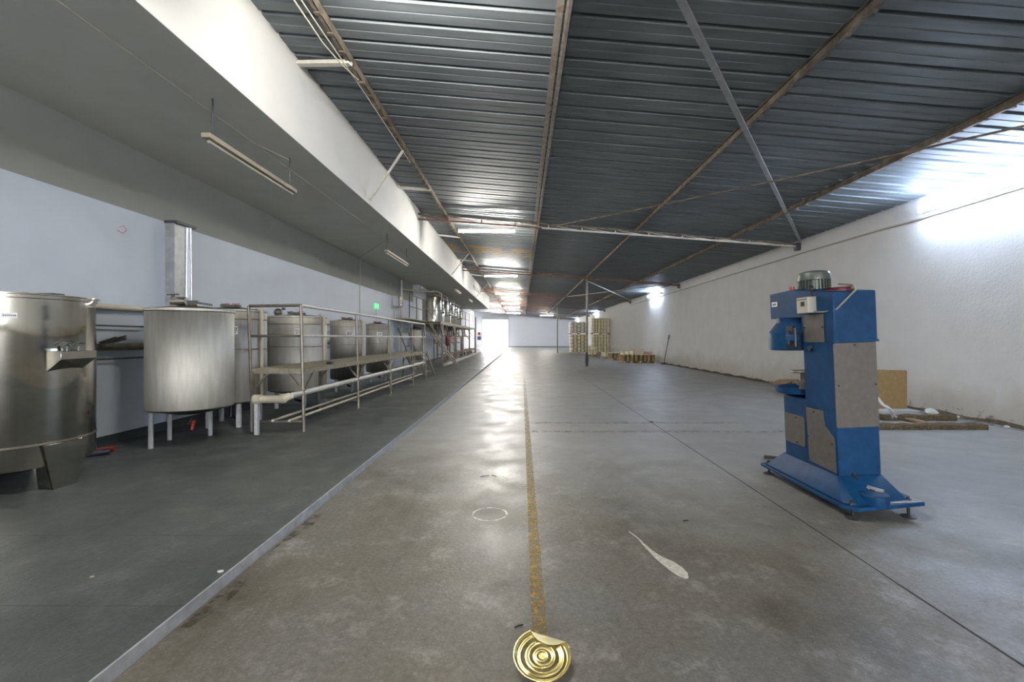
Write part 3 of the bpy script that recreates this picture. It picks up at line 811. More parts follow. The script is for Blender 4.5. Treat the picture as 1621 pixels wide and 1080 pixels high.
part(MB().tube([(xr, PYS[0], 1.99), (xr, PYS[-1], 1.97)], r, 10), 'top_rail', M['pipe_white'], t)
part(MB().tube([(xr + .02, PYS[0], 1.53), (xr + .02, PYS[-1], 1.53)], .018, 10), 'mid_rail', M['pipe_white'], t)
part(MB().box(PXF - .035, PXF + .005, PYS[0], PYS[-1], PZ - .075, PZ - .005), 'deck_edge', M['grate'], t)
part(MB().box(PXB, PXF, PYS[0] - .02, PYS[0] + .03, PZ - .075, PZ - .005), 'deck_edge', M['grate'], t)
part(MB().box(PXB - .005, PXB + .035, PYS[0], PYS[-1], PZ - .075, PZ - .005), 'deck_edge', M['grate'], t)
# grating: bearing bars across, one part each, shared mesh
gb = MB().box(PXB, PXF - .03, -.018, .018, -.030, .004)
g0 = None; yy = PYS[0] + .06
while yy < PYS[-1] - .02:
    if g0 is None:
        g0 = gb.build('grating_bar', M['grate'], t); base = g0
    else:
        g0 = base.copy(); C.objects.link(g0)
    g0.location = Vector((0, yy, PZ)) - t.location
    yy += .055
part(MB().box(PXB, PXF - .03, PYS[0] + .02, PYS[-1], PZ - .045, PZ - .035), 'deck_tray', M['grate'], t)
# end stair going down away from the camera
for xx in (PXB + .03, PXF):
    part(MB().bar((xx, 15.8, PZ), (xx, 17.35, SL + .02), .035, .10, (0, 0, 1)), 'stringer', M['grate'], t)
for k in range(4):
    u = (k + .8) / 4.6; yy = 15.8 + 1.55 * u; z = PZ + (SL - PZ) * u
    part(MB().box(PXB + .03, PXF, yy - .09, yy + .09, z - .01, z + .02), 'stair_tread', M['grate'], t)
# little black box standing on the deck edge
o = MB().box(-3.43, -3.35, 7.98, 8.10, PZ, PZ + .05).build('plastic_clamp', M['black'], None, .006, origin=(-3.39, 8.04, PZ))
tag(o, 'small black lump lying on the walkway deck edge', 'clamp')

# pipes carried under the walkway
o = MB().tube([(-3.36, 6.62, .655), (-3.36, 7.2, .655), (-3.36, 11, .65), (-3.36, 15.6, .65)], .045, 12).build('drain_pipe', M['pipe_white'], None, origin=(-3.36, 6.6, .655))
tag(o, 'long pale pipe running under the walkway', 'pipe')
el = MB().tube([(-3.88, 6.66, .60), (-3.80, 6.66, .60), (-3.55, 6.62, .605), (-3.47, 6.60, .615), (-3.40, 6.60, .645), (-3.37, 6.62, .655)], [.052, .055, .055, .057, .055, .052], 14)
t2 = thing('drain_elbow', (-3.88, 6.66, .60), 'fat ivory plastic elbow pipe at the near end of the walkway', 'pipe')
part(el, 'elbow_body', M['pvc'], t2)
part(MB().tube([(-3.92, 6.66, .60), (-3.82, 6.66, .60)], .068, 14), 'collar', M['pvc'], t2)
part(MB().tube([(-3.50, 6.61, .61), (-3.44, 6.60, .625)], .068, 14), 'collar', M['pvc'], t2)
part(MB().bar((-3.88, 6.66, .08), (-3.88, 6.66, .55), .05), 'support', M['leg_white'], t2)
for k, xx in enumerate((-3.70, -3.45)):
    o = MB().tube([(xx, 6.75, .27), (xx + .02, 15.6, .27)], .022, 8).build('floor_pipe', M['pvc'], None, origin=(xx, 6.75, .27))
    tag(o, ['ivory pipe low under the walkway, nearer the wall', 'ivory pipe low under the walkway, nearer the aisle'][k], 'pipe', 'pair of low pipes under the walkway')
# supports carrying the two low pipes are the walkway cross rails

# wall pipes between the first two vats
def wpipe(z, rad, m, label, y0=2.5, y1=15.2, x=XL + .10):
    t = thing('wall_pipe', (x, y0, z), label, 'pipe', 'pipes along the left wall')
    part(MB().tube([(x, y0, z), (x, y1, z)], rad, 10), 'pipe_run', M[m], t)
    for yy in (3.0, 5.2, 8.8, 11.2, 13.8):
        part(MB().box(XL, x, yy, yy + .03, z - .02, z + .02), 'wall_clip', M['dark'], t)
wpipe(1.91, .038, 'pvc', 'ivory pipe along the left wall at vat lid height')
wpipe(1.66, .012, 'dark', 'thin dark pipe on the left wall below the ivory one')
wpipe(1.38, .050, 'steel_rail', 'thick grey pipe along the left wall at mid height')
wpipe(1.22, .010, 'dark', 'thin dark pipe on the left wall below the thick grey one')
cable('coiled_cable', [(XL + .2 + .10 * math.sin(k * .55), 5.95 + .16 * math.cos(k * .55), 1.43 + .05 * math.sin(k * .55 + 1) + .002 * k) for k in range(34)], .009, M['black'], 'black cable coiled on the grey wall pipe', 'cable')

# duct
t = thing('duct', (XL + .14, 7.3, 1.95), 'shiny metal duct pair rising up the left wall behind the plain vat', 'duct')
part(MB().box(XL + .021, XL + .17, 7.05, 7.27, 1.5, 3.30), 'square_duct', M['galv'], t, .006)
part(MB().tube([(XL + .13, 7.36, 1.5), (XL + .13, 7.36, 3.28)], .065, 20), 'round_duct', M['duct'], t)
part(MB().box(XL + .021, XL + .22, 7.03, 7.46, 3.28, 3.32), 'top_flange', M['dark'], t)
# red scribble on the wall
sc = MB().tube([(XL + .024, 6.25, 3.02), (XL + .024, 6.32, 3.06), (XL + .024, 6.36, 3.0), (XL + .024, 6.30, 2.95), (XL + .024, 6.22, 2.97)], .005, 6)
o = sc.build('paint_mark', mat('red_marker', (0.75, 0.25, 0.30), .7), wall_left); o['label'] = 'small red scribble'

# hoses on the floor behind the first vat
cable('hose', [(-5.35, 5.20, .13), (-5.25, 5.35, .12), (-5.15, 5.5, .11), (-5.06, 5.58, .11)], .035, M['tape'], 'short black hose end on the floor beside the bright vat', 'hose')
cable('hose', [(-5.42, 5.45, .16), (-5.30, 5.60, .12), (-5.2, 5.66, .11), (-5.1, 5.70, .11)], .03, M['red'], 'short red hose on the floor behind the bright vat', 'hose')

# exit sign, control box, sign on the fascia
t = thing('exit_sign', (XL + .02, 17.25, 2.70), 'small lit green exit sign on the left wall', 'sign')
part(MB().box(XL, XL + .05, 17.0, 17.5, 2.60, 2.80), 'sign_box', M['exit_green'], t, .008)
rm = MB(); 
rm.box(XL + .051, XL + .054, 17.08, 17.16, 2.65, 2.75)
part(rm, 'door_symbol', M['white_print'], t)
rm2 = MB()
rm2.bar((XL + .053, 17.27, 2.72), (XL + .053, 17.30, 2.68), .02, .004); rm2.bar((XL + .053, 17.30, 2.69), (XL + .053, 17.36, 2.64), .015, .004); rm2.bar((XL + .053, 17.28, 2.69), (XL + .053, 17.24, 2.64), .015, .004)
rm2.box(XL + .051, XL + .055, 17.25, 17.28, 2.735, 2.76)
part(rm2, 'running_figure', M['white_print'], t)
cable('conduit', [(XL + .034, 17.25, 2.60), (XL + .034, 17.25, 1.2)], .012, M['pipe_white'], 'thin conduit below the green exit sign', 'conduit')
t = thing('control_box', (XL + .1, 19.9, 3.0), 'grey wall cabinet with black front panel near the high deck', 'cabinet')
part(MB().box(XL, XL + .26, 19.5, 20.2, 2.85, 3.32), 'case', M['grey_cabinet'], t, .01)
part(MB().box(XL + .26, XL + .29, 19.52, 20.18, 2.87, 3.30), 'front_panel', M['black'], t)
dg = MB()
for z in (2.93, 3.03, 3.13, 3.22): dg.box(XL + .291, XL + .294, 19.72, 19.92, z, z + .03)
part(dg, 'display_marks', M['sticker'], t)['kind'] = 'stuff'
cable('conduit', [(XL + .03, 19.7, 2.85), (XL + .03, 19.7, 1.0)], .02, M['steel_rail'], 'conduit dropping from the grey wall cabinet', 'conduit')
t = thing('fascia_sign', (XB + .02, 30.2, 4.82), 'small black and white lettered plate on the far fascia', 'sign')
part(MB().box(XB + .002, XB + .03, 29.2, 32.4, 4.70, 4.92), 'plate', M['ink'], t)
lt = MB(); rr_ = random.Random(3); yy = 29.35
while yy < 32.1:
    w = rr_.uniform(.18, .34); lt.box(XB + .031, XB + .034, yy, yy + w * .35, 4.73, 4.89); lt.box(XB + .031, XB + .034, yy, yy + w, 4.85, 4.89); lt.box(XB + .031, XB + .034, yy, yy + w * .8, 4.79, 4.82); yy += w + .16
part(lt, 'lettering', M['white_print'], t)['kind'] = 'stuff'

# ------------------------------------------------------------------ high deck with big vats
HY0, HY1, HXF, HZ = 19.0, 40.0, -4.02, 2.33
t = thing('high_deck', (HXF, HY0, SL), 'tall steel deck on posts carrying the big bright vats', 'platform')
part(MB().box(XL + .02, HXF, 22.6, 36.5, HZ - .04, HZ), 'deck_plate', M['grate'], t)
part(MB().box(XL + .02, -4.7, HY0, 22.6, HZ - .04, HZ), 'deck_plate', M['grate'], t)
part(MB().box(HXF - .03, HXF + .01, 22.6, HY1, HZ - .16, HZ), 'edge_beam', M['grate'], t)
part(MB().box(XL + .35, HXF, 36.5, HY1, HZ - .03, HZ), 'deck_plate', M['steel_rail'], t)
for yy in (23.0, 27.2, 31.0, 34.9, 39.2):
    part(MB().bar((HXF, yy, SL), (HXF, yy, HZ - .1), .10), 'post', M['steel_rail'], t)
    part(MB().bar((XL + .5, yy, SL), (XL + .5, yy, HZ - .1), .09), 'post', M['steel_rail'], t)
    part(MB().bar((XL + .1, yy, HZ - .10), (HXF, yy, HZ - .10), .08), 'cross_beam', M['steel_rail'], t)
    part(MB().bar((HXF, yy, HZ - .7), (HXF, yy - .75, HZ - .12), .05), 'knee_brace', M['steel_rail'], t)
    part(MB().bar((HXF, yy, HZ - 1.0), (XL + .9, yy, HZ - .12), .05), 'knee_brace', M['steel_rail'], t)
for z in (.28, .62):
    part(MB().bar((HXF, 23.0, z), (HXF, 39.2, z), .045), 'low_rail', M['rust'], t)
for yy in (27.2, 31, 34.9, 39.2):
    part(MB().bar((XL + .5, yy, .5), (HXF, yy, .5), .045), 'low_rail', M['rust'], t)
# railings on the deck
for yy in [19.1, 20.4, 21.7, 23.0, 25.4, 27.8, 30.2, 32.6, 35.0, 37.4, 39.8]:
    xx = HXF - .02 if yy > 22.5 else -4.72
    part(MB().tube([(xx, yy, HZ), (xx, yy, HZ + 1.0)], .022, 8), 'rail_post', M['steel_rail'] if yy > 22.5 else M['dark'], t)
for z in (HZ + .5, HZ + 1.0):
    part(MB().tube([(HXF - .02, 24.6, z), (HXF - .02, 39.8, z)], .02, 8), 'hand_rail', M['steel_rail'], t)
    part(MB().tube([(-4.72, 19.1, z), (-4.72, 22.8, z)], .02, 8), 'hand_rail', M['dark'], t)
part(MB().tube([(HXF - .02, 39.8, HZ + 1.0), (HXF - .02, 39.8, SL)], .05, 8), 'end_post', M['steel_rail'], t)
# stair to the high deck, running from the wall out to the aisle
t = thing('steel_stair', (-3.6, 23.7, SL), 'steep steel stair coming down from the high deck to the aisle', 'stair')
for yy in (23.3, 24.0):
    part(MB().bar((-5.1, yy, HZ - .05), (-3.38, yy, SL + .03), .05, .20, (0, 1, 0)), 'stringer', M['grate'], t)
for k in range(8):
    u = (k + .7) / 8.5; x = -5.1 + 1.72 * u; z = HZ - .05 + (SL + .03 - HZ + .05) * u
    part(MB().box(x - .11, x + .11, 23.3, 24.0, z - .01, z + .02), 'stair_tread', M['grate'], t)
part(MB().tube([(-3.42, 23.28, 1.05), (-5.1, 23.28, HZ + .95)], .022, 8), 'hand_rail', M['steel_rail'], t)
part(MB().tube([(-3.42, 23.28, 0.15), (-3.42, 23.28, 1.05)], .022, 8), 'rail_post', M['steel_rail'], t)
# service ladder by the wall
t = thing('access_ladder', (-4.9, 17.9, SL), 'leaning narrow ladder beside the slim vat', 'ladder')
for dx in (0, .35):
    part(MB().bar((-4.9 + dx, 18.0, 1.9), (-4.45 + dx, 18.9, SL), .04), 'stile', M['steel_rail'], t)
for k in range(6):
    u = (k + .6) / 6.4; part(MB().bar((-4.9 + .45 * u, 18.0 + .9 * u, 1.9 - 1.83 * u), (-4.55 + .45 * u, 18.0 + .9 * u, 1.9 - 1.83 * u), .03), 'rung', M['steel_rail'], t)

BIG = [24.6, 27.1, 29.6, 32.1]
for i, yy in enumerate(BIG):
    c = (-4.72, yy); zt = [3.66, 3.62, 3.60, 3.56][i]
    t = thing('tall_vat', (c[0], c[1], HZ), 'tall mirror-bright vat on the high deck, %s from the camera' % ORD[i], 'vat', 'big vats on the high deck')
    part(MB().lathe((c[0], c[1], 0), [(.001, HZ - .42), (.08, HZ - .40), (.45, HZ - .02), (.47, HZ), (.47, zt), (.45, zt + .02), (.1, zt + .12), (.001, zt + .12)], 40), 'shell', M['steel'], t)
    part(MB().lathe((c[0], c[1], 0), [(.472, HZ + .62), (.480, HZ + .63), (.480, HZ + .65), (.472, HZ + .66)], 40), 'weld_band', M['steel_rail'], t)
    part(MB().tube([(c[0], c[1], zt + .1), (c[0], c[1], zt + .28)], .07, 12), 'agitator_motor', M['dark'] if i == 3 else M['steel_dull'], t)
    part(MB().tube([(c[0] + .3, c[1] - .1, zt), (c[0] + .3, c[1] - .1, zt + .25), (c[0] + .1, c[1] - .1, zt + .3)], .025, 8), 'top_pipe', M['pvc'], t)
    part(MB().box(c[0] + .42, c[0] + .56, c[1] - .22, c[1] - .08, HZ + .48, HZ + .56), 'outlet_valve', M['black'], t)
    part(MB().tube([(c[0], c[1], HZ - .40), (c[0], c[1], 1.2), (c[0] + .35, c[1], 1.15)], .035, 8), 'drain_pipe', M['steel_rail'], t)
# pipework under the soffit
cable('ceiling_pipe', [(XL + .02, 21.0, 3.75), (-5.05, 22.0, 3.78), (-4.75, 23.2, 3.86), (-4.35, 23.4, 3.88), (-4.30, 24.3, 3.87), (-4.30, 24.4, 3.60)], .035, M['pvc'], 'bent ivory pipe under the soffit feeding the big vats', 'pipe')
cable('ceiling_pipe', [(-4.45, 23.5, 3.93), (-4.45, 36.0, 3.93)], .03, M['dark'], 'dark pipe along the soffit above the big vats', 'pipe')
cable('ceiling_pipe', [(-4.95, 22.5, 3.98), (-4.95, 36.0, 3.98)], .03, M['pvc'], 'ivory pipe along the soffit behind the dark one', 'pipe')
cable('riser_pipe', [(XL + .15, 20.4, SL), (XL + .15, 20.4, 4.1)], .05, M['pipe_white'], 'white vertical pipe beside the grey wall cabinet', 'pipe')
# clutter below the deck
mk = [(-4.9, 25.4, 'steel_rail', 'steel'), (-4.6, 28.2, 'rust', 'rusty'), (-4.4, 29.9, 'steel_rail', 'grey'), (-4.9, 30.9, 'rust', 'brown'), (-4.5, 33.6, 'steel_rail', 'slim grey'), (-4.8, 36.2, 'rust', 'far brown')]
for i, (x, yy, m, w) in enumerate(mk):
    cable('riser_pipe', [(x, yy, SL), (x, yy, 1.55), (x + .25, yy + .1, 1.62), (x + .25, yy + .1, HZ - .06)], .035, M[m], '%s riser pipe under the high deck, %s from the stair' % (w, ORD[i]), 'pipe')
cable('manifold_pipe', [(-4.35, 24.5, 1.62), (-4.35, 38.5, 1.62)], .04, M['rust'], 'brown manifold pipe slung under the high deck', 'pipe')
cable('manifold_pipe', [(-4.25, 26.5, 1.50), (-4.25, 33.0, 1.50)], .03, M['red'], 'thin red pipe slung under the manifold', 'pipe')
o = MB().lathe((-4.25, 26.0, 0), [(.001, 1.02), (.10, 1.05), (.11, 1.1), (.11, 1.62), (.07, 1.72), (.001, 1.74)], 16).build('red_cylinder', M['dark_red'], None, origin=(-4.25, 26, 1.02))
tag(o, 'dark red cylinder hanging from the manifold under the high deck', 'cylinder')
def pump(x, y, label):
    t = thing('pump', (x, y, SL), label, 'pump', 'pumps on the floor under the high deck')
    part(MB().box(x - .22, x + .22, y - .15, y + .15, SL, SL + .08), 'base', M['dark'], t)
    part(MB().tube([(x - .2, y, .32), (x + .12, y, .32)], .13, 16), 'motor', M['steel_dull'], t)
    part(MB().tube([(x + .12, y, .30), (x + .24, y, .30)], .15, 16), 'volute', M['dark'], t)
    part(MB().tube([(x + .18, y, .42), (x + .18, y, .70)], .04, 8), 'outlet', M['pvc'], t)
pump(-4.3, 33.0, 'small pump on the floor under the high deck, nearer one')
pump(-4.3, 37.0, 'small pump on the floor under the high deck, farther one')
# low kerb under the deck
struct(MB().box(HXF - .02, HXF + .12, 23.0, 43.0, SL, SL + .12), 'trim_3', M['plaster'], 'pale low kerb along the foot of the high deck')
# gear beside the roller door
t = thing('fire_point', (-7.0, YF, 1.5), 'red and black fire fighting gear left of the roller door', 'fire equipment')
part(MB().box(-7.15, -6.75, YF - .12, YF, 1.95, 2.4), 'red_panel', M['red'], t)
part(MB().box(-7.2, -6.65, YF - .3, YF, 1.15, 1.75), 'hose_box', M['tape'], t, .02)

# ------------------------------------------------------------------ blue seaming machine
T = thing('can_seaming_machine', (2.80, 4.0, 0), 'tall blue can seaming machine with grey cover plates standing on screw feet', 'machine')
T.rotation_euler = (0, -.042, 0)
B = M['blue']
# plate
plate = [(-.14, 1.06), (-.14, -.20), (-.06, -.31), (.54, -.24), (.54, .98), (.44, 1.06)]
base = lpart(MB().prism(plate, .085, .118), 'base_plate', B, T, .006)
# skirt frustum
lo = [(-.11, 1.0), (-.11, -.18), (-.04, -.27), (.44, -.21), (.44, 1.0)]; z0, z1 = .118, .285
hi = [(0.0, .84), (0.0, .02), (.012, .0), (.375, .0), (.375, .84)]
vs = [(x, y_, z0) for x, y_ in lo] + [(x, y_, z1) for x, y_ in hi]; n = 5
lpart(MB().add(vs, [tuple(range(n))[::-1], tuple(range(n, 2 * n))] + [(i, (i + 1) % n, n + (i + 1) % n, n + i) for i in range(n)]), 'base_skirt', B, T, .008)
lpart(MB().prism([(.10 + .10 * math.cos(a) + .05, -.20 + .12 * math.sin(a)) for a in [math.pi * k / 12 * 2 for k in range(12)]], .10, .20), 'pedal_boss', B, T, .012)
lpart(MB().box(.20, .52, -.235, -.13, .118, .126), 'wear_strip', M['kerb'], T, label='bare pale strip on the base')
ped = MB().tube([(.12, .01, .30), (.15, -.06, .22), (.19, -.16, .19)], .016, 8)
pp = lpart(ped, 'pedal_rod', M['black'], T)
lpart(MB().tube([(.17, -.10, .205), (.24, -.19, .19)], .026, 10), 'pedal', M['galv'], T)
# column
lpart(MB().box(0, .375, 0, .43, .28, 1.47), 'column', B, T, .008)
# head: side profile extruded across
prof = [(-.02, 1.46), (-.02, 1.905), (.25, 1.94), (.55, 1.985), (.99, 1.975), (.99, 1.705), (.44, 1.70), (.44, 1.46)]
lpart(MB().prism(prof, 0, .378, 'x'), 'head', B, T, .010)
lpart(MB().box(-.012, .382, -.028, -.012, 1.455, 1.475), 'head_lip', B, T)
# pedestal below the tray
lpart(MB().box(.01, .365, .43, .82, .28, .90), 'pedestal', B, T, .008)
# hood with chamfered crown
hc = (.22, .79)
h = MB().lathe((hc[0], hc[1], 0), [(.001, 1.375), (.30, 1.372), (.315, 1.38), (.315, 1.555), (.235, 1.66), (.235, 1.71)], 40)
hood = lpart(h, 'hood', B, T)
lpart(MB().box(-.055, -.03, .50, .62, 1.40, 1.62), 'hood_slot', M['black'], T)
lpart(MB().box(-.075, -.02, .44, .60, 1.47, 1.54), 'hood_hinge', B, T, .01)
lpart(MB().tube([(-.06, .45, 1.42), (-.06, .45, 1.60)], .014, 8), 'hinge_pin', M['dark'], T)
lpart(MB().tube([(-.06, .56, 1.44), (-.06, .56, 1.57)], .016, 8), 'hinge_pin', B, T)
# lower tray, chuck
tc = (.20, .76)
lpart(MB().lathe((tc[0], tc[1], 0), [(.001, .905), (.18, .905), (.265, .93), (.275, .985), (.262, .985), (.25, .945), (.001, .94)], 40), 'tray', B, T)
lpart(MB().tube([(tc[0], tc[1], .94), (tc[0], tc[1], 1.13)], [.05, .035], 14), 'chuck_stem', M['steel_rail'], T)
lpart(MB().tube([(tc[0], tc[1], 1.0), (tc[0], tc[1], 1.04)], .07, 14), 'chuck_collar', M['steel_rail'], T)
lpart(MB().lathe((tc[0], tc[1], 0), [(.001, 1.13), (.12, 1.13), (.125, 1.14), (.12, 1.152), (.001, 1.152)], 24), 'lifting_plate', M['steel_rail'], T)
for k in range(5):
    a = k * 1.25; lpart(MB().tube([(tc[0] + .14 * math.cos(a), tc[1] + .14 * math.sin(a), .94), (tc[0] + .14 * math.cos(a), tc[1] + .14 * math.sin(a), .96)], .018, 8), 'bolt_head', M['dark'], T)
# grey cover plates
def cover(poly, axis, at, thick, name='cover_plate', rnd=.004):
    return lpart(MB().prism(poly, at - thick, at, axis), name, M['plate_grey'], T, rnd)
def rrect(a0, a1, b0, b1, r_=.02):
    out = []
    for cx_, cy_, s in ((a1 - r_, b1 - r_, 0), (a0 + r_, b1 - r_, 90), (a0 + r_, b0 + r_, 180), (a1 - r_, b0 + r_, 270)):
        for k in range(4):
            a_ = math.radians(s + k * 30); out.append((cx_ + r_ * math.cos(a_), cy_ + r_ * math.sin(a_)))
    return out
c1_ = cover(rrect(-.005, .372, .705, 1.455), 'y', 0.0, .008)
for (x, z) in ((.18, 1.43), (.025, 1.08), (.35, 1.08)): lpart(MB().tube([(x, -.008, z), (x, -.016, z)], .008, 8), 'screw', M['black'], c1_)
c2_ = cover(rrect(.11, .40, 1.46, 1.72, .006), 'x', 0.0, .006)
for (yy, z) in ((.125, 1.60), (.385, 1.60)): lpart(MB().tube([(-.006, yy, z), (-.013, yy, z)], .008, 8), 'screw', M['black'], c2_)
c3_ = cover([(.42, .83), (.17, .83), (.15, .70), (.03, .61), (.02, .30), (.40, .315)], 'x', 0.0, .006)
for (yy, z) in ((.30, .80), (.06, .55), (.40, .55)): lpart(MB().tube([(-.006, yy, z), (-.013, yy, z)], .008, 8), 'screw', M['black'], c3_)
c4_ = lpart(MB().prism(rrect(.47, .81, .42, .72, .025), .004, .010, 'x'), 'cover_plate', M['plate_grey'], T, .003)
for (yy, z) in ((.60, .695), (.60, .445)): lpart(MB().tube([(.004, yy, z), (-.004, yy, z)], .008, 8), 'screw', M['black'], c4_)
lpart(MB().tube([(0, .30, 1.41), (-.03, .30, 1.40)], .022, 10), 'knob', M['dark'], T)
# motor with fins
mc = (.19, .52)
mo = lpart(MB().lathe((mc[0], mc[1], 0), [(.12, 1.97), (.12, 2.06), (.142, 2.065), (.142, 2.115), (.13, 2.14), (.08, 2.155), (.001, 2.16)], 32), 'motor', M['motor'], T)
fn = MB()
for k in range(28):
    a = 2 * math.pi * k / 28
    fn.bar((mc[0] + .118 * math.cos(a), mc[1] + .118 * math.sin(a), 2.02), (mc[0] + .142 * math.cos(a), mc[1] + .142 * math.sin(a), 2.02), .006, .09)
lpart(fn, 'cooling_fins', M['motor'], mo)['kind'] = 'stuff'
lpart(MB().tube([(.03, .62, 1.97), (.03, .62, 2.02)], .022, 10), 'red_cap', M['red'], T)
lpart(MB().lathe((.20, .18, 0), [(.03, 1.90), (.115, 1.90), (.115, 1.935), (.09, 1.94), (.09, 1.95), (.11, 1.955), (.001, 1.955)], 28), 'belt_pulley', M['dark_red'], T)
# switch box and cable
sw = lpart(MB().box(-.085, 0, .20, .37, 1.735, 1.885), 'switch_box', M['switch'], T, .006)
lpart(MB().box(-.090, -.085, .245, .30, 1.80, 1.845), 'switch_face', M['dark'], sw)
lpart(MB().box(-.098, -.090, .262, .284, 1.810, 1.838), 'switch_button', M['black'], sw)
lpart(MB().box(-.088, -.085, .215, .36, 1.862, 1.868), 'printed_line', M['ink'], sw)
lpart(MB().tube([(-.035, .19, 1.74), (.0, .10, 1.735), (.02, -.03, 1.75), (.09, -.035, 1.82), (.19, -.03, 1.91), (.24, .06, 1.965), (.21, .2, 1.99)], .009, 8), 'power_cable', M['cable'], T)
lpart(MB().tube([(-.03, .21, 1.885), (-.03, .24, 1.95), (.05, .36, 2.00), (.10, .42, 2.0)], .009, 8), 'power_cable', M['black'], T)
st = lpart(MB().box(-.0045, 0, .845, .945, 1.835, 1.885), 'sticker', M['sticker'], T)
for k in range(4): lpart(MB().box(-.0065, -.0045, .862 + k * .018, .874 + k * .018, 1.850, 1.870), 'letter', M['ink'], st)
# screw feet
for (x, yy) in ((-.07, 1.02), (.44, -.19), (-.05, -.22), (.44, .95)):
    dz = -.042 * x
    f = lpart(MB().tube([(x, yy, dz + .01), (x, yy, .15)], .012, 8), 'foot_screw', M['black'], T)
    lpart(MB().lathe((x, yy, 0), [(.001, dz + .001), (.055, dz + .001), (.058, dz + .008), (.03, dz + .018), (.012, dz + .026)], 20), 'foot_disc', M['dark'], f)
    lpart(MB().tube([(x, yy, .118), (x, yy, .135)], .024, 6), 'lock_nut', M['dark'], f)

# black rag-like rod lying behind the machine
cable('metal_rod', [(3.02, 5.66, .02), (3.10, 5.58, .03), (3.3, 5.42, .02)], .02, M['dark'], 'dark bent rod on the floor behind the blue machine', 'rod')

# ------------------------------------------------------------------ tin lid on the floor
t = thing('can_disc', (.093, 2.085, .032), 'gold ribbed tin lid with a folded edge lying on the floor', 'tin lid')
t.rotation_euler = (math.radians(14), 0, 0)
fold_n = Vector((math.cos(math.radians(71)), math.sin(math.radians(71)), 0)); fold_d = .097
def ribz(r_):
    z = .006
    for rc, h_, w_ in ((.100, .0035, .010), (.078, -.0025, .010), (.060, .0035, .009), (.042, -.002, .008), (.026, .0025, .007)):
        z += h_ * math.exp(-((r_ - rc) / w_) ** 2 * 2.2)
    if r_ > .116: z += (r_ - .116) * .9
    return z
lm = MB(); nr, na = 40, 96; vs = []; fs = []
R0 = .130
for i in range(nr + 1):
    rr = .0005 + (R0 - .0005) * i / nr
    for k in range(na):
        a = 2 * math.pi * k / na; p = Vector((rr * math.cos(a), rr * math.sin(a), ribz(rr)))
        d = p.dot(fold_n) - fold_d
        if d > 0:                                # the far segment is folded back (flap below)
            p = p - fold_n * d; p.z = .010
        # slight dent at the lower left
        dd = (p - Vector((-.07, -.09, p.z))).length
        p.z += .004 * math.exp(-(dd / .03) ** 2)
        p.z += .012 * max(0, p.y / R0) * .5 + .003
        vs.append(p)
for i in range(nr):
    for k in range(na): fs.append((i * na + k, i * na + (k + 1) % na, (i + 1) * na + (k + 1) % na, (i + 1) * na + k))
fs.append(tuple(range(na)))
lm.add(vs, fs, True)
lpart(lm, 'lid_disc', M['gold'], t, solid=.0008, sharp=60)
tdir = Vector((-fold_n.y, fold_n.x, 0)); Lh = math.sqrt(R0 * R0 - fold_d * fold_d)
def flap(u, v):
    tt = (u - .5) * 2 * Lh * .995; w_ = (math.sqrt(max(0, R0 * R0 - tt * tt)) - fold_d) * 1.25
    p = fold_n * (fold_d - v * w_) + tdir * tt
    return (p.x, p.y, .018 + .010 * math.sin(math.pi * min(1, v * 1.4)) * (1 - abs(2 * u - 1)) + .002 * v + .006 * max(0, p.y / R0))
lpart(MB().grid(flap, 24, 6), 'folded_flap', M['gold_back'], t, solid=.001, label='dull folded-back edge of the lid')
ri = []
for k in range(70):
    a = math.radians(71 + 42 + k * (360 - 84) / 69)
    ri.append((R0 * math.cos(a), R0 * math.sin(a), ribz(R0) + .012 * max(0, math.sin(a)) * .5 + .003))
lpart(MB().tube(ri, .0026, 6), 'rolled_rim', M['gold'], t)
# little scraps near the lid and on the floor
for i, (x, yy, l, a, lab) in enumerate([(-.015, 2.36, .05, .5, 'tiny dark splinter beside the gold lid'), (-.40, 4.92, .10, .4, 'small dark twig on the concrete before the white ring'), (-.30, 4.93, .07, -.7, 'second dark twig crossing the first on the concrete'), (1.34, 3.72, .05, .3, 'small dark chip on the right of the dried spill')]):
    o = MB().tube([(x - l / 2 * math.cos(a), yy - l / 2 * math.sin(a), .004), (x, yy + .004, .006), (x + l / 2 * math.cos(a), yy + l / 2 * math.sin(a), .004)], .0035, 6).build('splinter', M['black'], None, origin=(x, yy, .004))
    tag(o, lab, 'splinter')
def scrap(x, y, z, s, lab, m='plaster'):
    o = MB().prism([(x + s * (1 + .4 * math.sin(3 * k)) * math.cos(k * 1.05), y + s * (1 + .4 * math.cos(2 * k)) * math.sin(k * 1.05)) for k in range(6)], z, z + s * .35).build('paper_scrap', M[m], None, origin=(x, y, z))
    tag(o, lab, 'scrap')
scrap(-1.84, 2.78, SL, .018, 'white crumb on the kerb of the dark strip')
scrap(-2.57, 2.72, SL, .012, 'tiny pale crumb on the dark strip', 'pvc')
scrap(-3.55, 2.45, SL, .014, 'white crumb on the dark strip near the picture edge', 'sticker')
scrap(2.31, 8.1, 0, .03, 'small dark crumb on the concrete right of the yellow line', 'black')

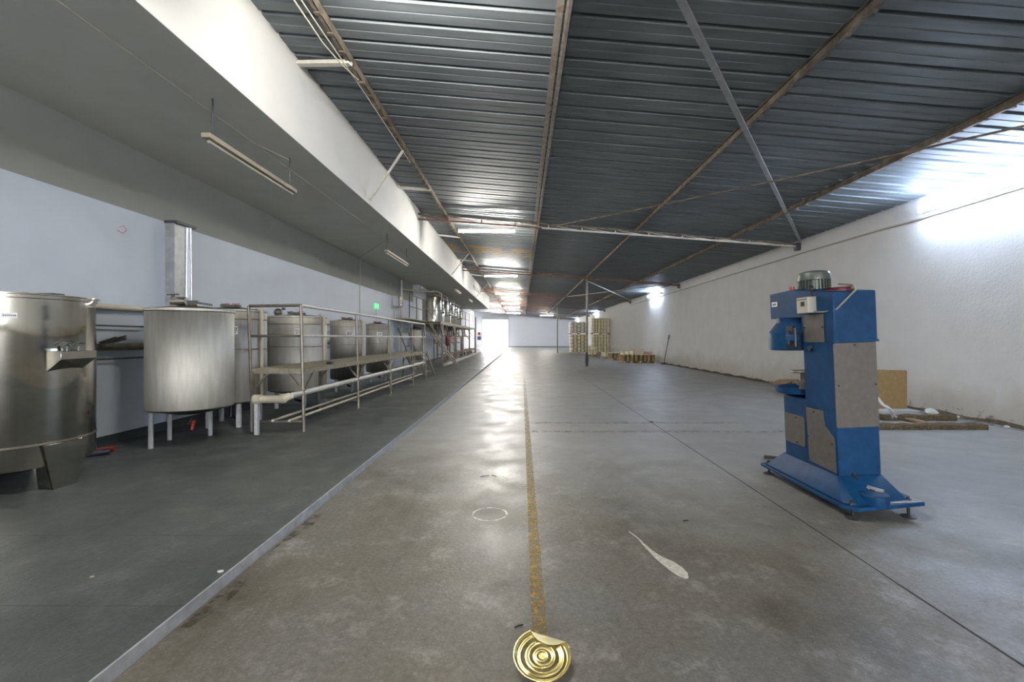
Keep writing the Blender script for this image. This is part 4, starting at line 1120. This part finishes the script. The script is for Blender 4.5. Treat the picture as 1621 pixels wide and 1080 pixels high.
# ------------------------------------------------------------------ rubble behind the machine by the right wall
t = thing('ground_pallet', (6.7, 7.8, 0), 'low mossy timber frame on the floor by the right wall', 'pallet')
def rough_beam(x0, x1, y0, y1, z0, z1, n=14):
    rn = random.Random(int(x0 * 100)); m_ = MB(); vs = []; fs = []
    for i in range(n + 1):
        x = x0 + (x1 - x0) * i / n
        for (yy, z) in ((y0, z0), (y1, z0), (y1, z1), (y0, z1)):
            vs.append((x, yy + rn.uniform(-.012, .012), max(z0, z + (rn.uniform(-.012, .012) if z > z0 else 0))))
        if i:
            b_ = (i - 1) * 4; c_ = i * 4
            for k in range(4): fs.append((b_ + k, b_ + (k + 1) % 4, c_ + (k + 1) % 4, c_ + k))
    fs.append((3, 2, 1, 0)); fs.append((n * 4, n * 4 + 1, n * 4 + 2, n * 4 + 3))
    return m_.add(vs, fs)
part(rough_beam(5.72, 7.60, 7.40, 7.62, 0, .075), 'timber', M['mossy'], t)
part(rough_beam(6.55, 7.85, 8.20, 8.36, 0, .10), 'timber', M['mossy'], t)
part(rough_beam(5.9, 7.5, 7.66, 7.80, 0, .05), 'timber', M['wood'], t)
part(MB().box(6.9, 7.0, 7.6, 8.4, .02, .06), 'cross_slat', M['wood'], t, .004)
o = MB().prism([(7.08, .02), (8.05, .02), (8.05, .82), (7.08, .84)], 9.50, 9.54, 'y').build('fibreboard_sheet', M['board'], None, .004, origin=(7.5, 9.52, .02))
tag(o, 'brown fibreboard sheet standing by the right wall behind the blue machine', 'board')
o = MB().box(6.9, 8.1, 9.2, 9.75, 0, .02).build('white_board', M['white_sheet'], None, .003, origin=(7.5, 9.5, 0))
tag(o, 'flat white board on the floor under the standing brown sheet', 'board')
cr = MB().grid(lambda u, v: (6.15 + .38 * u + .03 * math.sin(9 * v), 7.9 + .12 * v + .04 * math.sin(7 * u), .10 + .52 * (1 - u) * (.7 + .3 * v) + .02 * math.sin(13 * u + 5 * v)), 10, 6, False)
o = cr.build('plastic_sheet', M['white_sheet'], None, origin=(6.15, 7.9, .06), solid=.006)
tag(o, 'crumpled white plastic sheet leaning on the mossy timber frame', 'sheet')
def lump(x, y, s, lab):
    bm = bmesh.new(); bmesh.ops.create_icosphere(bm, subdivisions=2, radius=s)
    rn = random.Random(int(x * 37 + y * 11))
    for v in bm.verts:
        v.co *= rn.uniform(.75, 1.15); v.co.z = max(-.2 * s, v.co.z * .6)
    me = bpy.data.meshes.new('plaster_lump'); bm.to_mesh(me); bm.free(); me.materials.append(M['plaster'])
    o = bpy.data.objects.new('plaster_lump', me); C.objects.link(o); o.location = (x, y, .2 * s)
    tag(o, lab, 'lump')
lump(8.08, 9.0, .13, 'large pale plaster lump at the foot of the right wall')
lump(8.15, 8.55, .06, 'small plaster crumb beside the large lump')
lump(8.10, 7.6, .05, 'small plaster crumb beyond the end of the timber frame')
# low debris ridge along the wall foot
dbr = MB().grid(lambda u, v: (XR - .12 * (1 - v) * (1 + .5 * math.sin(u * 83)) - .005, 3.0 + 24 * u, (.05 + .02 * math.sin(u * 131)) * v + .001), 120, 2, False)
o = dbr.build('wall_debris', M['mossy'], None, origin=(XR, 3, 0)); tag(o, 'crumbled dirt along the foot of the right wall', 'debris', None, 'stuff')

# opened cardboard box seen between hood and tray of the machine
t = thing('cardboard_box', (7.4, 12.3, 0), 'opened brown cardboard box by the right wall behind the blue machine', 'box')
for nm, b_ in (('panel', (7.15, 8.0, 12.05, 12.065, 0, .35)), ('panel', (7.15, 8.0, 12.60, 12.615, 0, .35)), ('panel', (7.15, 7.165, 12.05, 12.615, 0, .35)), ('panel', (7.985, 8.0, 12.05, 12.615, 0, .35)), ('bottom', (7.15, 8.0, 12.05, 12.615, 0, .012))):
    part(MB().box(*b_), nm, M['card'], t)
part(MB().bar((7.15, 12.33, .35), (6.85, 12.33, .24), .56, .008, (0, 0, 1)), 'flap', M['card'], t)
part(MB().bar((7.95, 12.33, .35), (8.1, 12.33, .62), .56, .008, (0, 0, 1)), 'flap', M['card'], t)

# ------------------------------------------------------------------ broom on the right wall
t = thing('broom', (8.05, 25.6, 0), 'long-handled dark broom leaning on the right wall', 'broom')
part(MB().tube([(8.03, 25.7, .06), (8.265, 25.5, 1.62)], .022, 8), 'handle', M['dark'], t)
part(MB().tube([(8.235, 25.53, 1.42), (8.268, 25.5, 1.66)], .032, 8), 'grip', M['black'], t)
part(MB().box(7.88, 8.16, 25.62, 25.74, 0.0, .09), 'brush_head', M['dark'], t, .01)

# ------------------------------------------------------------------ tins on pallets
def pallet_obj(w, d):
    m1 = MB()
    boards = [MB().box(0, w, k * (d - .1) / 4, k * (d - .1) / 4 + .1, .10, .122) for k in range(5)]
    blocks = [MB().box(x, x + .1, 0, d, 0.0, .10) for x in (0, w / 2 - .05, w - .1)]
    return boards, blocks
def pallet(x, y, z, w, d, label, grp='wooden pallets under the tins'):
    t = thing('pallet', (x, y, z), label, 'pallet', grp)
    bo, bl = pallet_obj(w, d)
    for b_ in bo: lpart(b_, 'deck_board', M['wood'], t)
    for b_ in bl: lpart(b_, 'runner', M['wood'], t)
    return t
def tin_proto(r_, h_, body, band, topm, name='tin'):
    t = bpy.data.objects.new(name, None); C.objects.link(t)
    lpart(MB().lathe((0, 0, 0), [(.001, 0), (r_, 0), (r_, h_ * .17), (r_ * 1.01, h_ * .19), (r_, h_ * .21), (r_, h_ * .81), (r_ * 1.01, h_ * .83), (r_, h_ * .85), (r_, h_)], 14), 'tin_body', body, t)
    lpart(MB().lathe((0, 0, 0), [(r_ * 1.012, h_ * .38), (r_ * 1.012, h_ * .52)], 14), 'printed_band', band, t)
    lpart(MB().lathe((0, 0, 0), [(r_ * 1.01, h_ * .985), (r_ * 1.01, h_), (r_ * .9, h_ * .99), (.001, h_ * .985)], 14), 'tin_top', topm, t)
    return t
proto_used = {}
def tin(kind, x, y, z, label, grp):
    args = {'cream': (.163, .342, M['tin_cream'], M['tin_green'], M['tin_gold']), 'cream2': (.163, .342, M['tin_yellow'], M['tin_cream'], M['tin_gold']),
            'brown': (.118, .36, M['tin_brown'], M['tin_brown'], M['tin_gold']), 'yellow': (.128, .36, M['tin_yellow'], M['tin_cream'], M['tin_gold'])}[kind]
    if kind not in proto_used:
        o = tin_proto(*args); proto_used[kind] = o
    else: o = copy_tree(proto_used[kind])
    o.location = (x, y, z); o.rotation_euler = (0, 0, random.uniform(0, 6.28))
    tag(o, label, 'tin', grp); return o
def tall_stack(x0, y0, ncol, layers, z0, side, where, tier, kinds=('cream', 'cream2')):
    for c_ in range(ncol):
        for l_ in range(layers):
            for dpt in (range(3) if (c_ == 0 and side) else range(1)):
                lab = 'tin in %s tier of %s tall stack, %s column from left, %s layer up' % (tier, where, ORD[c_], ORD[l_])
                if dpt: lab = 'tin in %s tier of %s tall stack, left side, %s row back, %s layer up' % (tier, where, ORD[dpt], ORD[l_])
                tin(kinds[c_ % 2], x0 + .17 + c_ * .345, y0 + .17 + dpt * .345, z0 + l_ * .343, lab, 'tins in the %s tall stack' % where)
xs1, xs2, ys = 4.60, 6.62, 43.2
pallet(xs1 - .02, ys - .02, 0, 1.75, 1.2, 'wooden pallet under the left tall tin stack')
tall_stack(xs1, ys, 5, 5, .125, True, 'left', 'lower')
pallet(xs1 - .02, ys - .02, 1.845, 1.75, 1.2, 'wooden pallet between the two tiers of the left tall stack')
tall_stack(xs1, ys, 5, 3, 1.97, True, 'left', 'upper')
pallet(xs2 - .02, ys - .62, 0, 1.68, 1.2, 'wooden pallet under the right tall tin stack')
pallet(xs2 - .02, ys - .62, 1.845, 1.68, 1.2, 'wooden pallet between the two tiers of the right tall stack')
for nm, x0_, w_, y_, z_, h_ in (('lower tier of the left', xs1, 1.71, ys + .36, .125, 1.69), ('upper tier of the left', xs1, 1.71, ys + .36, 1.97, 1.0),
                               ('lower tier of the right', xs2, 1.62, ys - .29, .125, 1.69), ('upper tier of the right', xs2, 1.62, ys - .29, 1.97, 1.32)):
    if 'left' in nm: x0_ += .36; w_ -= .36
    else: x0_ += .28; w_ -= .28
    o = MB().box(x0_, x0_ + w_, y_, y_ + .02, z_, z_ + h_).build('gap_backing', M['board'], None, origin=(x0_, y_, z_)); tag(o, 'added brown backing darkening the gaps, ' + nm + ' tall stack', 'board', 'added backing boards in the tall stacks')  # backing boards added behind the front tins so the gaps read dark
for tier, z0, L_ in (('lower', .125, 5), ('upper', 1.97, 4)):
    for c_ in range(6):
        for l_ in range(L_):
            o = tin('yellow', xs2 + .135 + c_ * .272, ys - .46, z0 + l_ * .343, 'tin in %s tier of right tall stack, %s column from left, %s layer up' % (tier, ORD[c_], ORD[l_]), 'tins in the right tall stack')
            o.scale = (1.0, 1.0, .95)
    for l_ in range(L_):
        for dpt in (1, 2):
            o = tin('yellow', xs2 + .135, ys - .46 + dpt * .272, z0 + l_ * .343, 'tin in %s tier of right tall stack, left side, %s row back, %s layer up' % (tier, ORD[dpt], ORD[l_]), 'tins in the right tall stack')
            o.scale = (1, 1, .95)
# stretch film round the upper left tier
film = bpy.data.materials.new('stretch_film'); film.use_nodes = True
fb = film.node_tree.nodes['Principled BSDF']; fb.inputs['Base Color'].default_value = (.9, .92, .95, 1); fb.inputs['Alpha'].default_value = .13; fb.inputs['Roughness'].default_value = .25
fo = MB(); yf = ys - .03
fo.grid(lambda u, v: (xs1 - .03 + 1.80 * u, yf - .01 * abs(math.sin(19 * u)), 1.97 + 1.05 * v), 24, 3)
fo.grid(lambda u, v: (xs1 - .03, yf + 1.1 * u, 1.97 + 1.05 * v), 8, 3)
o = fo.build('stretch_film', film, None, origin=(xs1, yf, 1.97), solid=.002); tag(o, 'clear stretch film round the upper tier of the left tall stack', 'film')

# low pallets of brown tins in front
def low_pallet(x, y, nx_, ny_, kind, pitch, label, grp, top=True, layers=1, hh=.36):
    w = nx_ * pitch + .02; d = ny_ * pitch + .02
    pallet(x, y, 0, w, d, 'wooden pallet under ' + label, 'wooden pallets under the tins')
    for l_ in range(layers):
        for i in range(nx_):
            for j in range(ny_):
                if j > 0 and i > 0: continue
                nm = 'tin on front row of %s, %s from left' % (label, ORD[i]) if j == 0 else 'tin on left side of %s, %s row back' % (label, ORD[j])
                if layers > 1: nm += ', %s layer' % ('lower' if l_ == 0 else 'upper')
                tin(kind, x + pitch / 2 + i * pitch + .01, y + pitch / 2 + j * pitch + .01, .122 + l_ * hh, nm, grp)
    if top:
        zt = .122 + layers * hh
        o = MB().box(x - .02, x + w + .01, y - .03, y + d, zt + .001, zt + .016).build('cover_board', M['pvc'], None, .003, origin=(x, y, zt)); tag(o, 'cream cover board on ' + label, 'board', 'cover boards on the low pallets')
low_pallet(5.95, 27.0, 4, 4, 'brown', .242, 'the front low pallet', 'brown tins on the low pallets')
low_pallet(6.98, 27.0, 4, 4, 'brown', .242, 'the wall-side low pallet', 'brown tins on the low pallets')
low_pallet(5.85, 30.2, 4, 4, 'brown', .242, 'the middle low pallet', 'brown tins on the low pallets')
low_pallet(6.0, 33.6, 7, 4, 'yellow', .272, 'the back low pallet', 'cream tins on the back low pallet', False, 1)
low_pallet(5.3, 37.2, 3, 3, 'yellow', .272, 'the rear low pallet', 'cream tins on the rear low pallet', False, 2)
z = .122 + .36 + .017
o = MB().box(6.80, 7.30, 27.25, 27.75, z, z + .34).build('carton', mat('pale_pink_carton', (.55, .45, .36), .8), None, .008, origin=(7, 27.5, z)); tag(o, 'pale square carton standing on the front low pallets', 'box')
for i in range(3):
    o = tin('yellow', 6.08 + i * .27, 27.5, z, 'loose cream tin standing on the front low pallet, %s from the left' % ORD[i], 'loose tins on the front low pallet'); o.scale = (1, 1, .6)
o = MB().box(7.45, 7.85, 27.4, 27.8, z, z + .16).build('carton', mat('red_white_carton', (.50, .28, .25), .8), None, .008, origin=(7.6, 27.5, z)); tag(o, 'flat reddish carton at the wall end of the low pallets', 'box')
